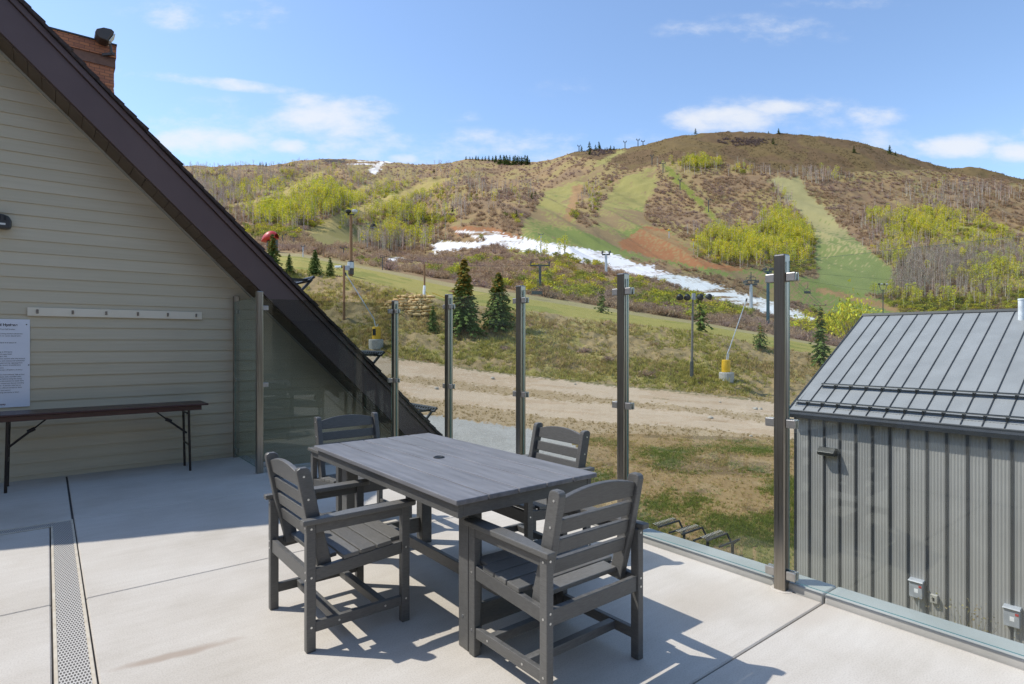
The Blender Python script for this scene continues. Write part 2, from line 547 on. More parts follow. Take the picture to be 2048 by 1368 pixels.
def glass_mat(name, tint, refl):
    m, nn, ll, p = nodes_of(name)
    nn.remove(p)
    out = [n for n in nn if n.type == 'OUTPUT_MATERIAL'][0]
    tr = nn.new("ShaderNodeBsdfTransparent"); tr.inputs[0].default_value = (*tint, 1)
    gl = nn.new("ShaderNodeBsdfGlossy"); gl.inputs["Roughness"].default_value = 0.0
    gl.inputs[0].default_value = (.95, 1, .98, 1)
    lw = nn.new("ShaderNodeLayerWeight"); lw.inputs["Blend"].default_value = .5
    pw = nn.new("ShaderNodeMath"); pw.operation = 'POWER'; pw.inputs[1].default_value = 5
    ll.new(lw.outputs["Facing"], pw.inputs[0])
    ma = nn.new("ShaderNodeMath"); ma.operation = 'MULTIPLY_ADD'; ma.inputs[1].default_value = .9; ma.inputs[2].default_value = refl
    ll.new(pw.outputs[0], ma.inputs[0])
    mx = nn.new("ShaderNodeMixShader")
    ll.new(ma.outputs[0], mx.inputs[0]); ll.new(tr.outputs[0], mx.inputs[1]); ll.new(gl.outputs[0], mx.inputs[2])
    # a faint film of dust on the pane
    df = nn.new("ShaderNodeBsdfDiffuse"); df.inputs[0].default_value = (.6, .62, .6, 1)
    t = nn.new("ShaderNodeTexCoord")
    nz = nn.new("ShaderNodeTexNoise"); nz.inputs["Scale"].default_value = 1.5; nz.inputs["Detail"].default_value = 6
    ll.new(t.outputs["Object"], nz.inputs["Vector"])
    rr = ramp(nn, [(.4, (.002,) * 3), (.75, (.012,) * 3)])
    ll.new(nz.outputs["Fac"], rr.inputs[0])
    m2 = nn.new("ShaderNodeMixShader")
    ll.new(rr.outputs[0], m2.inputs[0]); ll.new(mx.outputs[0], m2.inputs[1]); ll.new(df.outputs[0], m2.inputs[2])
    ll.new(m2.outputs[0], out.inputs[0])
    return m


M['glass'] = glass_mat("pane_glass", (.945, .972, .958), .034)
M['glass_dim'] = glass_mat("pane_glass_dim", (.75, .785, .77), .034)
M['glass_edge'] = pmat("glass_edge", (.06, .16, .15), (.10, .24, .22), 4, .25)

# ------------------------------------------------------------------ deck
WALLV = 8.28
deck = MB()
g = .004
slabs = [(-7, .022, -4, 4.25), (-7, .022, 4.25, 6.03), (-7, .17, 6.195, 8.26), (.178, 2.08, 6.185, 8.26), (2.08, 3.5, 6.185, 7.0),
         (.178, 1.84, 4.23, 6.185), (1.84, 3.5, 4.23, 6.185), (.178, 3.5, 1.52, 4.23), (.178, 3.5, -4, 1.52)]
for (a, b, c, d) in slabs:
    if (a, c) == (.178, 6.185) or (a, c) == (2.08, 6.185): pass
    deck.box(a + (0 if a < -6 else g), b - g, c + g, d - g, -.06, 0)
dk = deck.build("deck", M['concrete'], bevel=.006, rz=TH, seg=1)
tag(dk, kind="structure")
db = MB().box(-7, 3.64, -4, 6.98, -.4, -.014).box(-7, 2.07, 6.98, 8.255, -.4, -.0135)
tag(db.build("deck_base", M['deckbase'], rz=TH), kind="structure")
dw = MB().box(-7, 3.5, -4, 6.9, -6.6, -.401)
tag(dw.build("deck_wall", M['wing'], rz=TH), kind="structure")
kb = MB()
for (c, d) in [(-4, 1.518), (1.524, 7.06)]:
    kb.box(3.506, 3.69, c, d, -.30, .048)
kb.box(2.09, 3.50, 7.008, 7.06, -.30, .046)
tag(kb.build("kerb", M['kerb'], rz=TH, bevel=.014, seg=3), kind="structure")

dr = empty("trench_drain", D(0, 0), TH, "long perforated metal drain strip set in the concrete, with a side branch", "drain")
gr = MB().box(.042, .158, -4, 6.17, -.012, -.002).box(-7, .0415, 6.062, 6.165, -.012, -.0025)
gr.build("grate", M['grate'], dr)
fr = MB().box(.026, .0415, -4, 6.06, -.013, .001).box(.1585, .174, -4, 6.19, -.013, .001).box(-7, .022, 6.042, 6.0615, -.013, .0012).box(-7, .158, 6.1705, 6.188, -.013, .0012)
fr.build("frame", M['drainframe'], dr, bevel=.002, seg=1)

# ------------------------------------------------------------------ balustrade
PU = 3.493
posts = [(PU, 1.76, 2.03, "nearest steel glass-balustrade post, between the table and the grey building"),
         (PU, 3.01, 2.03, "steel balustrade post rising behind the backrest of the nearest armchair"),
         (PU, 4.26, 2.03, "steel balustrade post beside the armchair on the far side of the table"),
         (PU, 5.52, 2.03, "steel balustrade post where the lower tip of the roof meets the gravel"),
         (PU, 6.80, 2.03, "steel corner post of the balustrade in front of the dark sloping roof edge"),
         (1.90, 7.02, 2.08, "pale steel post standing in shade in front of the siding, bottom of roof rake"),
         (1.93, 8.19, 2.10, "slim steel post fixed against the siding wall beside the hook board")]
PS = .035
for i, (u, v, h, lab) in enumerate(posts):
    r = empty("balustrade_post", D(u, v), TH, lab, "post", "steel posts holding the glass panels")
    up = MB().box(-PS, PS, -PS, PS, -.01, h)
    up.build("upright", M['steel'], r, bevel=.009, seg=3)
    col = MB().lathe([(.064, .0), (.064, .002), (.056, .004), (.056, .0041)], 24)
    col.build("grout_collar", M['concrete'], r)
    dirs = {0: [(0, 1), (0, -1)], 1: [(0, 1), (0, -1)], 2: [(0, 1), (0, -1)], 3: [(0, 1), (0, -1)], 4: [(-1, .14), (0, -1)], 5: [(0, 1), (1, -.14)], 6: [(0, -1)]}[i]
    for (dx, dy) in dirs:
        for z in (.10, 1.01, 1.89):
            c = MB()
            n = Vector((dx, dy, 0)).normalized()
            t = Vector((-n.y, n.x, 0))
            a, b = n * (PS + .0005), n * (PS + .058)
            for sgn in (-1, 1):     # two jaws gripping the pane
                p0, p1 = (.0075, .026) if sgn > 0 else (-.026, -.0075)
                c.hexa([a + t * p0 + Vector((0, 0, z - .026)), b + t * p0 + Vector((0, 0, z - .026)), b + t * p1 + Vector((0, 0, z - .026)), a + t * p1 + Vector((0, 0, z - .026)),
                        a + t * p0 + Vector((0, 0, z + .026)), b + t * p0 + Vector((0, 0, z + .026)), b + t * p1 + Vector((0, 0, z + .026)), a + t * p1 + Vector((0, 0, z + .026))])
            c.build("clamp", M['clamp'], r, bevel=.005, seg=2)


def pane(a, b, z0, z1, lab, mk='glass'):
    a, b = Vector((*a, 0)), Vector((*b, 0))
    n = (b - a).normalized()
    t = Vector((-n.y, n.x, 0)) * .006
    m = MB().hexa([a + t + Vector((0, 0, z0)), b + t + Vector((0, 0, z0)), b - t + Vector((0, 0, z0)), a - t + Vector((0, 0, z0)),
                   a + t + Vector((0, 0, z1)), b + t + Vector((0, 0, z1)), b - t + Vector((0, 0, z1)), a - t + Vector((0, 0, z1))])
    o = m.build("glass_panel", M[mk], rz=TH)
    o.data.materials.append(M['glass_edge'])
    for p in o.data.polygons:
        if p.area < .03: p.material_index = 1
    tag(o, lab, "glass panel", "clear glass panels of the balustrade")


gp = .045
pane((PU, 1.76 - gp), (PU, .52), .066, 1.985, "clear glass panel in front of the grey metal building")
pane((PU, 3.01 - gp), (PU, 1.76 + gp), .066, 1.985, "clear glass panel in front of the lawn and the bike racks")
pane((PU, 4.26 - gp), (PU, 3.01 + gp), .066, 1.985, "clear glass panel behind the armchair on the far side of the table")
pane((PU, 5.52 - gp), (PU, 4.26 + gp), .066, 1.985, "clear glass panel in front of the two tall spruces")
pane((PU, 6.80 - gp), (PU, 5.52 + gp), .066, 1.985, "clear glass panel in front of the stone retaining wall")
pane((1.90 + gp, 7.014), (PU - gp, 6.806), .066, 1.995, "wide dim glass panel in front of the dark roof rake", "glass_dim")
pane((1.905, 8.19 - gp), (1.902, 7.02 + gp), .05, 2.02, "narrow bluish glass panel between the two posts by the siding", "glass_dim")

# ------------------------------------------------------------------ dining table
TB = empty("dining_table", D(1.90, 3.115), TH, "rectangular grey plank dining table with an umbrella hole", "table")
hw, hl = .457, .900
tp = MB()
bw = (2 * hw - 4 * .006) / 5
for k in range(5):
    x = -hw + k * (bw + .006)
    tp.box(x, x + bw, -hl, hl, .760, .785)
tp.build("tabletop", M['table'], TB, bevel=.005, seg=2)
ap = MB()
ap.box(-hw + .022, -hw + .052, -hl + .022, hl - .022, .695, .7595).box(hw - .052, hw - .022, -hl + .022, hl - .022, .695, .7595)
ap.box(-hw + .0525, hw - .0525, -hl + .024, -hl + .054, .6965, .7585).box(-hw + .0525, hw - .0525, hl - .054, hl - .024, .6965, .7585)
for y in (-.45, 0, .45):
    ap.box(-hw + .053, hw - .053, y - .03, y + .03, .715, .7575)
ap.build("apron", M['lumber'], TB, bevel=.003)
for (x, y) in ((-.305, -.768), (.278, -.768), (-.305, .695), (.278, .695)):
    lg = MB().box(x, x + .085, y, y + .085, 0, .7145)
    lo = lg.build("leg", M['lumber'], TB, bevel=.006)
    for z in (.16, .66):
        screw(lo, (x - .002, y + .045, z), (x + .004, y + .045, z), .007)
for y in (-.74, .722):
    MB().box(-.2195, .2775, y, y + .032, .085, .195).build("stretcher", M['lumber'], TB, bevel=.004)
MB().box(.012, .044, -.7, .72, .12, .19).build("stretcher", M['lumber'], TB, bevel=.004)
hb = MB().lathe([(.034, .7851), (.034, .790), (.026, .7925), (.024, .789), (.001, .789)], 24)
hb.build("umbrella_cap", M['black'], TB, smooth=False)


# ------------------------------------------------------------------ armchairs
def make_chair():
    Wd, Dp = .62, .556
    root = empty("armchair", (0, 0, 0), 0)
    hw = Wd / 2
    lx, ly = .038, .046
    for s in (-1, 1):
        x0, x1 = (s * hw - lx, s * hw) if s > 0 else (s * hw, s * hw + lx)
        lr = MB().box(x0, x1, 0, ly, 0, .618).build("leg", M['lumber'], root, bevel=.004)
        lf = MB().box(x0, x1, Dp - ly, Dp, 0, .618).build("leg", M['lumber'], root, bevel=.004)
        for (y, z) in ((.023, .36), (.023, .595), (.023, .12)):
            screw(lr, (s * (hw - .003), y, z), (s * (hw + .0015), y, z))
        for z in (.345, .385, .60): screw(lr, (x0 + lx / 2, .003, z), (x0 + lx / 2, -.0015, z))
        for (y, z) in ((Dp - .023, .40), (Dp - .023, .125)):
            screw(lf, (s * (hw - .003), y, z), (s * (hw + .0015), y, z))
        # arm: broad rounded front, tapering to the back
        o, i_ = s * (hw + .016), s * (hw - .060)
        ib = s * (hw - .030)
        outline = [(o, -.022), (o, Dp + .022), (o - s * .012, Dp + .036), (i_ + s * .012, Dp + .036), (i_, Dp + .024), (i_, .22), (ib, .05), (ib, -.022)]
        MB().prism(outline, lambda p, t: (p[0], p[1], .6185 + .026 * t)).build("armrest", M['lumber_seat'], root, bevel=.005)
        xa, xb = sorted((s * (hw - .003), s * (hw - .026)))
        MB().box(xa, xb, ly + .0005, Dp - ly - .0005, .572, .618).build("arm_rail", M['lumber'], root, bevel=.003)
        # sloping seat rail
        xa, xb = sorted((s * (hw - .006), s * (hw - .034)))
        MB().hexa([(xa, ly + .0005, .338), (xb, ly + .0005, .338), (xb, Dp - ly - .0005, .368), (xa, Dp - ly - .0005, .368),
                   (xa, ly + .0005, .398), (xb, ly + .0005, .398), (xb, Dp - ly - .0005, .434), (xa, Dp - ly - .0005, .434)]).build("seat_rail", M['lumber'], root, bevel=.003)
        xa, xb = sorted((s * (hw - .006), s * (hw - .033)))
        st = MB().box(xa, xb, ly + .0005, Dp - ly - .0005, .09, .14).build("side_stretcher", M['lumber'], root, bevel=.003)
        for y in (.165, .415): screw(st, (s * (hw - .010), y, .115), (s * (hw - .0045), y, .115))
        # leaning back post, rounded top
        xo, xi = s * (hw - lx - .001), s * (hw - lx - .039)
        pts = [(.075, .372), (.145, .372), (.132, .44), (.086, .62), (.034, .865), (.028, .880), (.014, .888), (-.018, .888), (-.031, .880), (-.034, .865), (.016, .62), (.066, .42)]
        bpo = MB().prism(pts, lambda p, t: (xo + (xi - xo) * t, p[0], p[1])).build("back_post", M['lumber'], root, bevel=.005)
        for (y, z) in ((.0, .845), (.022, .73)):
            screw(bpo, (s * (hw - lx - .004), y, z), (s * (hw - lx + .0012), y, z))
    xin = hw - lx - .039

    def yb(z):   # rear face of the back plane
        return .016 + (.62 - z) * .204 + .016
    for (z0, z1) in ((.515, .580), (.603, .668), (.691, .756)):
        y0, y1 = yb(z0), yb(z1)
        MB().hexa([(-xin, y0, z0), (xin, y0, z0), (xin, y0 + .024, z0 + .004), (-xin, y0 + .024, z0 + .004),
                   (-xin, y1, z1), (xin, y1, z1), (xin, y1 + .024, z1 + .004), (-xin, y1 + .024, z1 + .004)]).build("back_slat", M['lumber'], root, bevel=.004)
    arch = [(-xin, .782), (xin, .782)]
    for k in range(15):
        x = xin * (1 - 2 * k / 14)
        arch.append((x, .848 + .034 * (1 - (x / xin) ** 2)))
    MB().prism(arch, lambda p, t: (p[0], yb(p[1]) + .024 * t, p[1] + .004 * t)).build("back_slat", M['lumber'], root, bevel=.004)
    sw = .0835
    for k in range(5):
        y0 = .098 + k * (sw + .007)
        y1 = y0 + sw
        za = .399 + (y0 - .046) * .0776
        zb = .399 + (y1 - .046) * .0776
        e = hw - .007
        if k == 0: e = hw - lx - .0405
        if k == 4: y1, zb = min(y1, Dp + .004), zb
        if k == 4: e = hw - lx - .001
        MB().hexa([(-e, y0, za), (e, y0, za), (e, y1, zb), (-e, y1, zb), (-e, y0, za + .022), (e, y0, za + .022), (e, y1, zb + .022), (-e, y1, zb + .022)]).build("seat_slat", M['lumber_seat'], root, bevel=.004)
    MB().box(-hw + lx + .0005, hw - lx - .0005, .008, .034, .325, .395).build("rear_rail", M['lumber'], root, bevel=.003)
    MB().box(-hw + lx + .0005, hw - lx - .0005, Dp - .036, Dp - .010, .350, .428).build("front_rail", M['lumber'], root, bevel=.003)
    for y in (.165, .415):
        MB().box(-hw + .0335, hw - .0335, y - .019, y + .019, .094, .136).build("cross_stretcher", M['lumber'], root, bevel=.003)
    return root


chair0 = make_chair()
CH = [((.977, 3.122), -90, "grey slatted armchair on the left long side of the table, nearest the drain"),
      ((1.905, 1.78), 0, "grey slatted armchair at the near end of the table, back turned to the viewer"),
      ((2.915, 3.10), 90, "grey slatted armchair on the far long side of the table, beside the glass"),
      ((1.985, 4.735), 180, "grey slatted armchair at the far end of the table, in front of the dim glass")]
for i, ((u, v), a, lab) in enumerate(CH):
    c = chair0 if i == 0 else copy_tree(chair0)
    c.location = D(u, v)
    c.rotation_euler = (0, 0, TH + R(a + (0, .6, -1.2, .8)[i]))
    tag(c, lab, "chair", "grey armchairs around the table")

# ------------------------------------------------------------------ lodge with its steep gable
LG = empty("lodge_building", D(0, 0), TH, "lodge gable with tan lap siding, steep brown roof edge and brick chimney", "building")
UR = -.85                                   # ridge line
S2 = math.sqrt(1 + .99 ** 2)


def rp(s, p, v, side=1):
    u = s / S2 + p * .99 / S2
    z = 4.24 - .99 * s / S2 + p / S2
    return Vector((u if side > 0 else 2 * UR - u, v, z))


def rbox(m, s0, s1, p0, p1, v0, v1, side=1, apex=False):
    # at the apex the ends are cut plumb on the ridge line
    def smin(p):
        return (UR - p * .99 / S2) * S2 if apex else s0
    m.hexa([rp(smin(p0), p0, v0, side), rp(s1, p0, v0, side), rp(s1, p0, v1, side), rp(smin(p0), p0, v1, side),
            rp(smin(p1), p1, v0, side), rp(s1, p1, v0, side), rp(s1, p1, v1, side), rp(smin(p1), p1, v1, side)])


SE = 11.6
SGN = (1, -1)
wl_ = MB()
z = -3.6
row = .135
zr = 4.24 - .99 * UR
while z < zr - .02:
    z1 = min(z + row, zr)
    ua0, ua1 = (4.24 - z) / .99, (4.24 - z1) / .99
    ub0, ub1 = 2 * UR - ua0, 2 * UR - ua1
    vb, vt = WALLV - .013, WALLV
    b = len(wl_.v)
    wl_.v += [(ub0, vb, z), (ua0, vb, z), (ua1, vt, z1), (ub1, vt, z1), (ub0, vt, z), (ua0, vt, z)]
    wl_.f += [(b, b + 1, b + 2, b + 3), (b, b + 4, b + 5, b + 1)]
    z += row
wl_.v += [(2 * UR - 8, WALLV + .002, -3.6), (8, WALLV + .002, -3.6), (UR, WALLV + .002, zr)]
wl_.f.append((len(wl_.v) - 3, len(wl_.v) - 2, len(wl_.v) - 1))
sd = wl_.build("wall", M['siding'], LG)
fa, so, tr, sh, rd = MB(), MB(), MB(), MB(), MB()
for sdn in SGN:
    rbox(fa, 0, SE, 0, .285, 7.765, 7.80, sdn, True)
    rbox(fa, 0, SE, .287, .345, 7.735, 7.80, sdn, True)
    s = UR * S2 + .02
    while s < SE:
        rbox(so, s, s + .156, -.012, -.001, 7.802, WALLV - .016, sdn)
        s += .162
    rbox(tr, 0, SE, -.034, -.0125, WALLV - .038, WALLV - .014, sdn, True)
    rbox(rd, 0, SE, .25, .343, 7.802, 19.5, sdn, True)
    s = -1.5
    k = 0
    while s < SE:
        j = rng.uniform(-.012, .012)
        s0 = max(s, (UR - .36 * .99 / S2) * S2)
        a, b2 = s0, s + .30
        pa, pb = .347, .392 + rng.uniform(-.006, .008)
        sh.hexa([rp(a, pa, 7.70 + j, sdn), rp(b2, pa + .012, 7.70 + j, sdn), rp(b2, pa + .012, 19.6, sdn), rp(a, pa, 19.6, sdn),
                 rp(a, pa + .022, 7.70 + j, sdn), rp(b2, pb, 7.70 + j, sdn), rp(b2, pb, 19.6, sdn), rp(a, pa + .022, 19.6, sdn)])
        s += .16
so.build("soffit", M['soffit'], LG)
fo = fa.build("fascia", M['fascia'], LG, bevel=.004, seg=1)
tr.build("rake_trim", M['trim'], LG)
ro = rd.build("roof", M['shingle'], LG)
sh.build("shingle_courses", M['shingle'], ro)

ch = MB()
zc = 2.6
cu0, cu1, cv0, cv1 = -.35, 1.35, 18.1, 19.3
while zc < 8.52:
    fl = .16 * max(0, min(1, (8.0 - zc) / 2.6)) ** 1.3
    j = rng.uniform(-.008, .008)
    ch.box(cu0 - fl + j, cu1 + fl + j, cv0 - fl - j, cv1 + fl, zc, zc + .0755)
    zc += .078
cho = ch.build("chimney", M['brick'], LG)
MB().box(cu0 - .02, cu1 + .03, cv0 - .03, cv1 + .02, 8.525, 8.77).build("neck_band", M['neck'], cho)
cb = MB()
for k in range(4):
    j = rng.uniform(-.006, .006)
    cb.box(cu0 - .05 + j, cu1 + .045 + j, cv0 - .07 + j, cv1 + .05, 8.772 + k * .078, 8.772 + k * .078 + .076)
cb.build("cap", M['brick'], cho)
MB().box(cu0 - .06, cu1 + .06, cv0 - .09, cv1 + .06, 9.0845, 9.12).build("cap_slab", M['darkgrey'], cho)

fl = empty("floodlight", D(1.16, 17.78, 8.62), TH, "bronze floodlight on an arm at the top of the brick chimney", "lamp")
MB().bar((-.05, .24, .14), (.16, .0, .14), .06, .06).tube([(.12, .02, .14), (.10, .0, .30), (.08, 0, .36)], .03, 8).build("arm", M['bronze'], fl)
fh = MB().prism([(-.24, .46), (-.20, .56), (-.06, .64), (.10, .65), (.17, .60), (.02, .32), (-.14, .34)], lambda p, t: (p[0], -.20 + .40 * t, p[1] + .02)).build("lamp_head", M['bronze'], fl, bevel=.03)
MB().hexa([(.045, -.17, .36), (.06, -.17, .36), (.06, .17, .36), (.045, .17, .36), (.17, -.17, .585), (.185, -.17, .575), (.185, .17, .575), (.17, .17, .585)]).build("lens", M['lens'], fl)

for k, (u, lab) in enumerate([(2.63, "uppermost dark snow guard rail on the steep lodge roof"), (3.65, "middle dark snow guard rail on the steep lodge roof, near the yellow pad"), (4.53, "lowest dark snow guard rail on the steep lodge roof, above the gravel")]):
    sgr = empty("snow_guard", D(0, 0), TH, lab, "snow guard", "snow guards along the lodge roof")
    s0 = (u - .42 * .99 / S2) * S2
    m = MB()
    for (pa, pb) in ((.555, .575), (.615, .64)):
        rbox(m, s0, s0 + .03, pa, pb, 7.74, 14)
    v = 7.742
    while v < 14:
        rbox(m, s0 + .002, s0 + .028, .5755, .6145, v, v + .03)
        v += .075
    m.build("rail", M['black'], sgr)
    m = MB()
    for v in (7.86, 9.2, 10.6, 12, 13.4):
        m.bar(rp(s0 + .032, .60, v), rp(s0 - .16, .40, v), .035, .035).bar(rp(s0 + .04, .62, v), rp(s0 + .05, .38, v), .03, .03)
    m.build("bracket", M['black'], sgr)

# ------------------------------------------------------------------ things on and along the siding
hbd = empty("hook_board", D(-.165, WALLV - .034, 1.785), TH, "long tan painted board with six metal coat hooks on the siding", "hook board")
MB().box(0, 1.705, 0, .02, 0, .093).build("board", M['hookboard'], hbd, bevel=.002)
for k in range(6):
    x = .085 + k * .311
    MB().box(x - .011, x + .011, -.004, -.0005, .028, .072).tube([(x, -.004, .060), (x, -.025, .052), (x, -.034, .066)], .0045, 6).tube([(x, -.004, .040), (x, -.022, .030), (x, -.030, .040)], .0045, 6).build("hook", M['chrome'], hbd)

ps = empty("notice_placard", D(-.143, WALLV - .024, .80), TH, "tall white notice board with black text on hygiene, on the siding", "sign")
MB().box(-.62, 0, 0, .006, 0, .945).build("panel", M['paper'], ps, bevel=.001)


def text(s, x, z, size, m, parent, bold=0.0, name="lettering"):
    c = bpy.data.curves.new(name, 'FONT')
    c.body = s
    c.size = size
    c.offset = bold
    c.extrude = .0006
    tmp = bpy.data.objects.new("lettering_curve", c)
    me = bpy.data.meshes.new_from_object(tmp)
    bpy.data.objects.remove(tmp)
    me.name = name
    me.materials.clear()
    me.materials.append(m)
    o = bpy.data.objects.new(name, me)
    o.location = (x, -.0012, z)
    o.rotation_euler = (R(90), 0, 0)
    o.parent = parent
    COL.objects.link(o)
    return o


text("d Hygiene", -.252, .872, .037, M['ink'], ps, .0012)
L0 = -.256
for (s, yy_, sz) in [(". If you feel broken", 215, .0175), ("nsuming alcohol substances", 278, .0175), ("nd can cause dehydration.", 309, .0175), ("rature is at about of", 405, .0175),
                     ("ing in the sauna", 535, .0175), ("and supervised", 567, .0175), ("years old", 598, .0175), ("most anyone who may wound", 630, .0175), ("to, and waterproof somewhat", 661, .0175),
                     ("sweat and zip opening from", 692, .0175), ("the centre circumference", 722, .0175), ("sauna", 758, .0175), ("nd start off before re-entry", 789, .0175),
                     ("sure, heart disease, high or low", 855, .0165), ("please wait, consider pain,", 885, .0175), ("out before using the sauna", 915, .0175), ("be detrimental to water flow", 946, .0175),
                     ("or equipment found, including", 977, .0170), ("the. A person who has or", 1008, .0175), ("en suffered stroke or fever", 1040, .0175), ("at the record", 1075, .0175), ("ncing the sauna at their", 1106, .0175)]:
    text(s, L0, .945 - (yy_ - 66) / 1245 * .945, sz, M['ink'], ps)
text("ounty", L0, .028, .024, M['ink_red'], ps, .0006)
for (x, z) in ((-.028, .89), (-.010, .45)):
    MB().tube([(x, .001, z), (x, -.004, z)], .006, 8).build("screw", M['ink'], ps)

lm = empty("wall_lamp", D(-.44, WALLV - .02, 2.70), TH, "dark grey vented wall lamp high on the siding", "lamp")
MB().prism([(-.2, .0), (.125, .0), (.145, .02), (.148, .09), (.125, .135), (.08, .15), (-.2, .15)], lambda p, t: (p[0], -.10 + .105 * t, p[1])).build("housing", M['darkgrey'], lm, bevel=.012)
gm = MB()
for k in range(6):
    gm.box(-.14 + k * .045, -.118 + k * .045, -.1035, -.1003, .085, .135)
gm.build("vent", M['rubber'], lm)
MB().box(-.19, .10, -.1025, -.1003, .035, .055).build("lens", M['lens'], lm)

bn = empty("folding_table", D(.495, 7.85), TH, "long brown laminate folding table standing against the siding", "table")
MB().box(-1.0, 1.0, -.23, .23, .757, .778).build("tabletop", M['bench'], bn, bevel=.008, seg=2)
MB().box(-.93, .93, -.205, -.187, .705, .7565).box(-.93, .93, .187, .205, .705, .7565).box(-.93, -.912, -.1865, .1865, .706, .7565).box(.912, .93, -.1865, .1865, .706, .7565).build("apron", M['bench'], bn, bevel=.003)
for s in (-1, 1):
    for y in (-.175, .175):
        MB().tube([(s * .815, y, 0), (s * .80, y, .7), (s * .80, y, .756)], .0135, 10).build("leg", M['bench_metal'], bn)
    MB().tube([(s * .806, -.175, .30), (s * .806, .175, .30)], .010, 8).tube([(s * .802, -.175, .66), (s * .802, .175, .66)], .010, 8).build("leg_bar", M['bench_metal'], bn)
    MB().tube([(s * .808, 0, .42), (s * .60, 0, .60)], .012, 8).tube([(s * .62, 0, .58), (s * .44, 0, .745)], .008, 8).tube([(s * .65, 0, .57), (s * .59, 0, .60)], .020, 8).build("brace", M['bench_metal'], bn)

# ------------------------------------------------------------------ unseen wing behind the viewer, added to give panes and steel dark reflections
wg = empty("unseen_lodge_wing", D(0, 0), TH, "tan lodge wing with porch posts, unseen, added to darken the glass reflections", "building")
MB().box(-6.9, 9, -9.3, -9.0, -6, 3.4).box(-6.9, 9, -9.35, -9.05, 3.751, 7.2).build("wall", M['wing'], wg)
MB().box(-8.4, -6.91, -9.6, 8.2, -6, 7.0).box(-11.5, -10.2, 8.2, 34, -6, 7.0).box(-11.5, -8.41, 8.0, 8.19, -6, 7.0).build("wall", M['wing'], wg)  # long side walls added to shut bright sky out of the pane reflections
MB().box(-6.89, 9.6, -9.8, -6.4, 3.4, 3.75).build("roof", M['fascia'], wg)
for x in (-4, -1, 2, 5, 8):
    MB().box(x - .15, x + .15, -6.95, -6.65, -6, 3.399).build("porch_post", M['wing'], wg)
for x in (-3.2, -.2, 2.8, 5.8):
    MB().box(x, x + 1.8, -9.0, -8.98, .1, 2.3).build("window", M['wingdark'], wg)

# ------------------------------------------------------------------ grey metal building
BU, BV0, BV1, SEAM = 17.0, -9.0, 8.17, .406
BG = empty("metal_building", D(0, 0), TH, "grey metal building with standing-seam roof and ribbed walls", "building")
ze, zrg, span = -.36, 2.46, 5.2
slope = (zrg - ze) / span
wm = MB()
# ribbed cladding on the near wall: fine corrugations between the standing seams
v = BV1
prof = []
npan = int((BV1 - BV0) / SEAM)
for k in range(npan):
    for q in range(12):
        prof.append((BV1 - k * SEAM - q * SEAM / 12, BU + (.009 if q % 2 else 0)))
prof.append((BV1 - npan * SEAM, BU))
b = len(wm.v)
zb, zt = -7.2, ze + .02
for (vv, uu) in prof: wm.v += [(uu, vv, zb), (uu, vv, zt)]
for i in range(len(prof) - 1):
    wm.f.append((b + 2 * i, b + 2 * i + 2, b + 2 * i + 3, b + 2 * i + 1))
vE = BV1 - npan * SEAM
# far gable end and the other walls
wm.add([(BU, BV1, zb), (BU + 2 * span, BV1, zb), (BU + 2 * span, BV1, zt), (BU + span, BV1, zrg - .1), (BU, BV1, zt)], [(0, 1, 2, 3, 4)])
wm.add([(BU, vE, zb), (BU + 2 * span, vE, zb), (BU + 2 * span, vE, zt), (BU + span, vE, zrg - .1), (BU, vE, zt)], [(4, 3, 2, 1, 0)])
wm.add([(BU + 2 * span, BV1, zb), (BU + 2 * span, vE, zb), (BU + 2 * span, vE, zt), (BU + 2 * span, BV1, zt)], [(0, 1, 2, 3)])
wm.build("wall", M['wallmetal'], BG)
sm = MB()
for k in range(npan + 1):
    vv = BV1 - k * SEAM
    sm.box(BU - .020, BU + .004, vv - .026, vv + .026, zb, ze - .02)
sm.build("wall_seam", M['seam'], BG)
oh = .16


def rf(t, n, v, side=1):   # t: horizontal run from the ridge, n: height above the roof plane
    return Vector((BU + span - side * t, v, zrg - slope * t + n))


rm = MB()
RV0, RV1 = vE - .2, BV1 + .12
for sd_ in (1, -1):
    a, b2 = 0, span + oh
    rm.hexa([rf(a, -.06, RV0, sd_), rf(b2, -.06, RV0, sd_), rf(b2, -.06, RV1, sd_), rf(a, -.06, RV1, sd_), rf(a, 0, RV0, sd_), rf(b2, 0, RV0, sd_), rf(b2, 0, RV1, sd_), rf(a, 0, RV1, sd_)])
ro = rm.build("roof", M['roofmetal'], BG)
sm = MB()
for sd_ in (1, -1):
    k = 0
    vv = RV1 - .02
    while vv > RV0:
        sm.hexa([rf(.05, .0005, vv - .012, sd_), rf(span + oh, .0005, vv - .012, sd_), rf(span + oh, .0005, vv + .012, sd_), rf(.05, .0005, vv + .012, sd_),
                 rf(.05, .034, vv - .008, sd_), rf(span + oh, .034, vv - .008, sd_), rf(span + oh, .034, vv + .008, sd_), rf(.05, .034, vv + .008, sd_)])
        vv -= SEAM
sm.build("roof_seam", M['seam'], ro)
MB().hexa([rf(.16, .03, RV0 - .01, 1), rf(.16, .03, RV0 - .01, -1), rf(.16, .03, RV1 + .01, -1), rf(.16, .03, RV1 + .01, 1),
           rf(.10, .075, RV0 - .01, 1), rf(.10, .075, RV0 - .01, -1), rf(.10, .075, RV1 + .01, -1), rf(.10, .075, RV1 + .01, 1)]).build("ridge_cap", M['seam'], BG)
ev = MB()
te = span + oh
ev.hexa([rf(te, -.20, RV0), rf(te + .02, -.20, RV0), rf(te + .02, -.20, RV1), rf(te, -.20, RV1), rf(te + .001, -.002, RV0), rf(te + .02, -.01, RV0), rf(te + .02, -.01, RV1), rf(te + .001, -.002, RV1)])
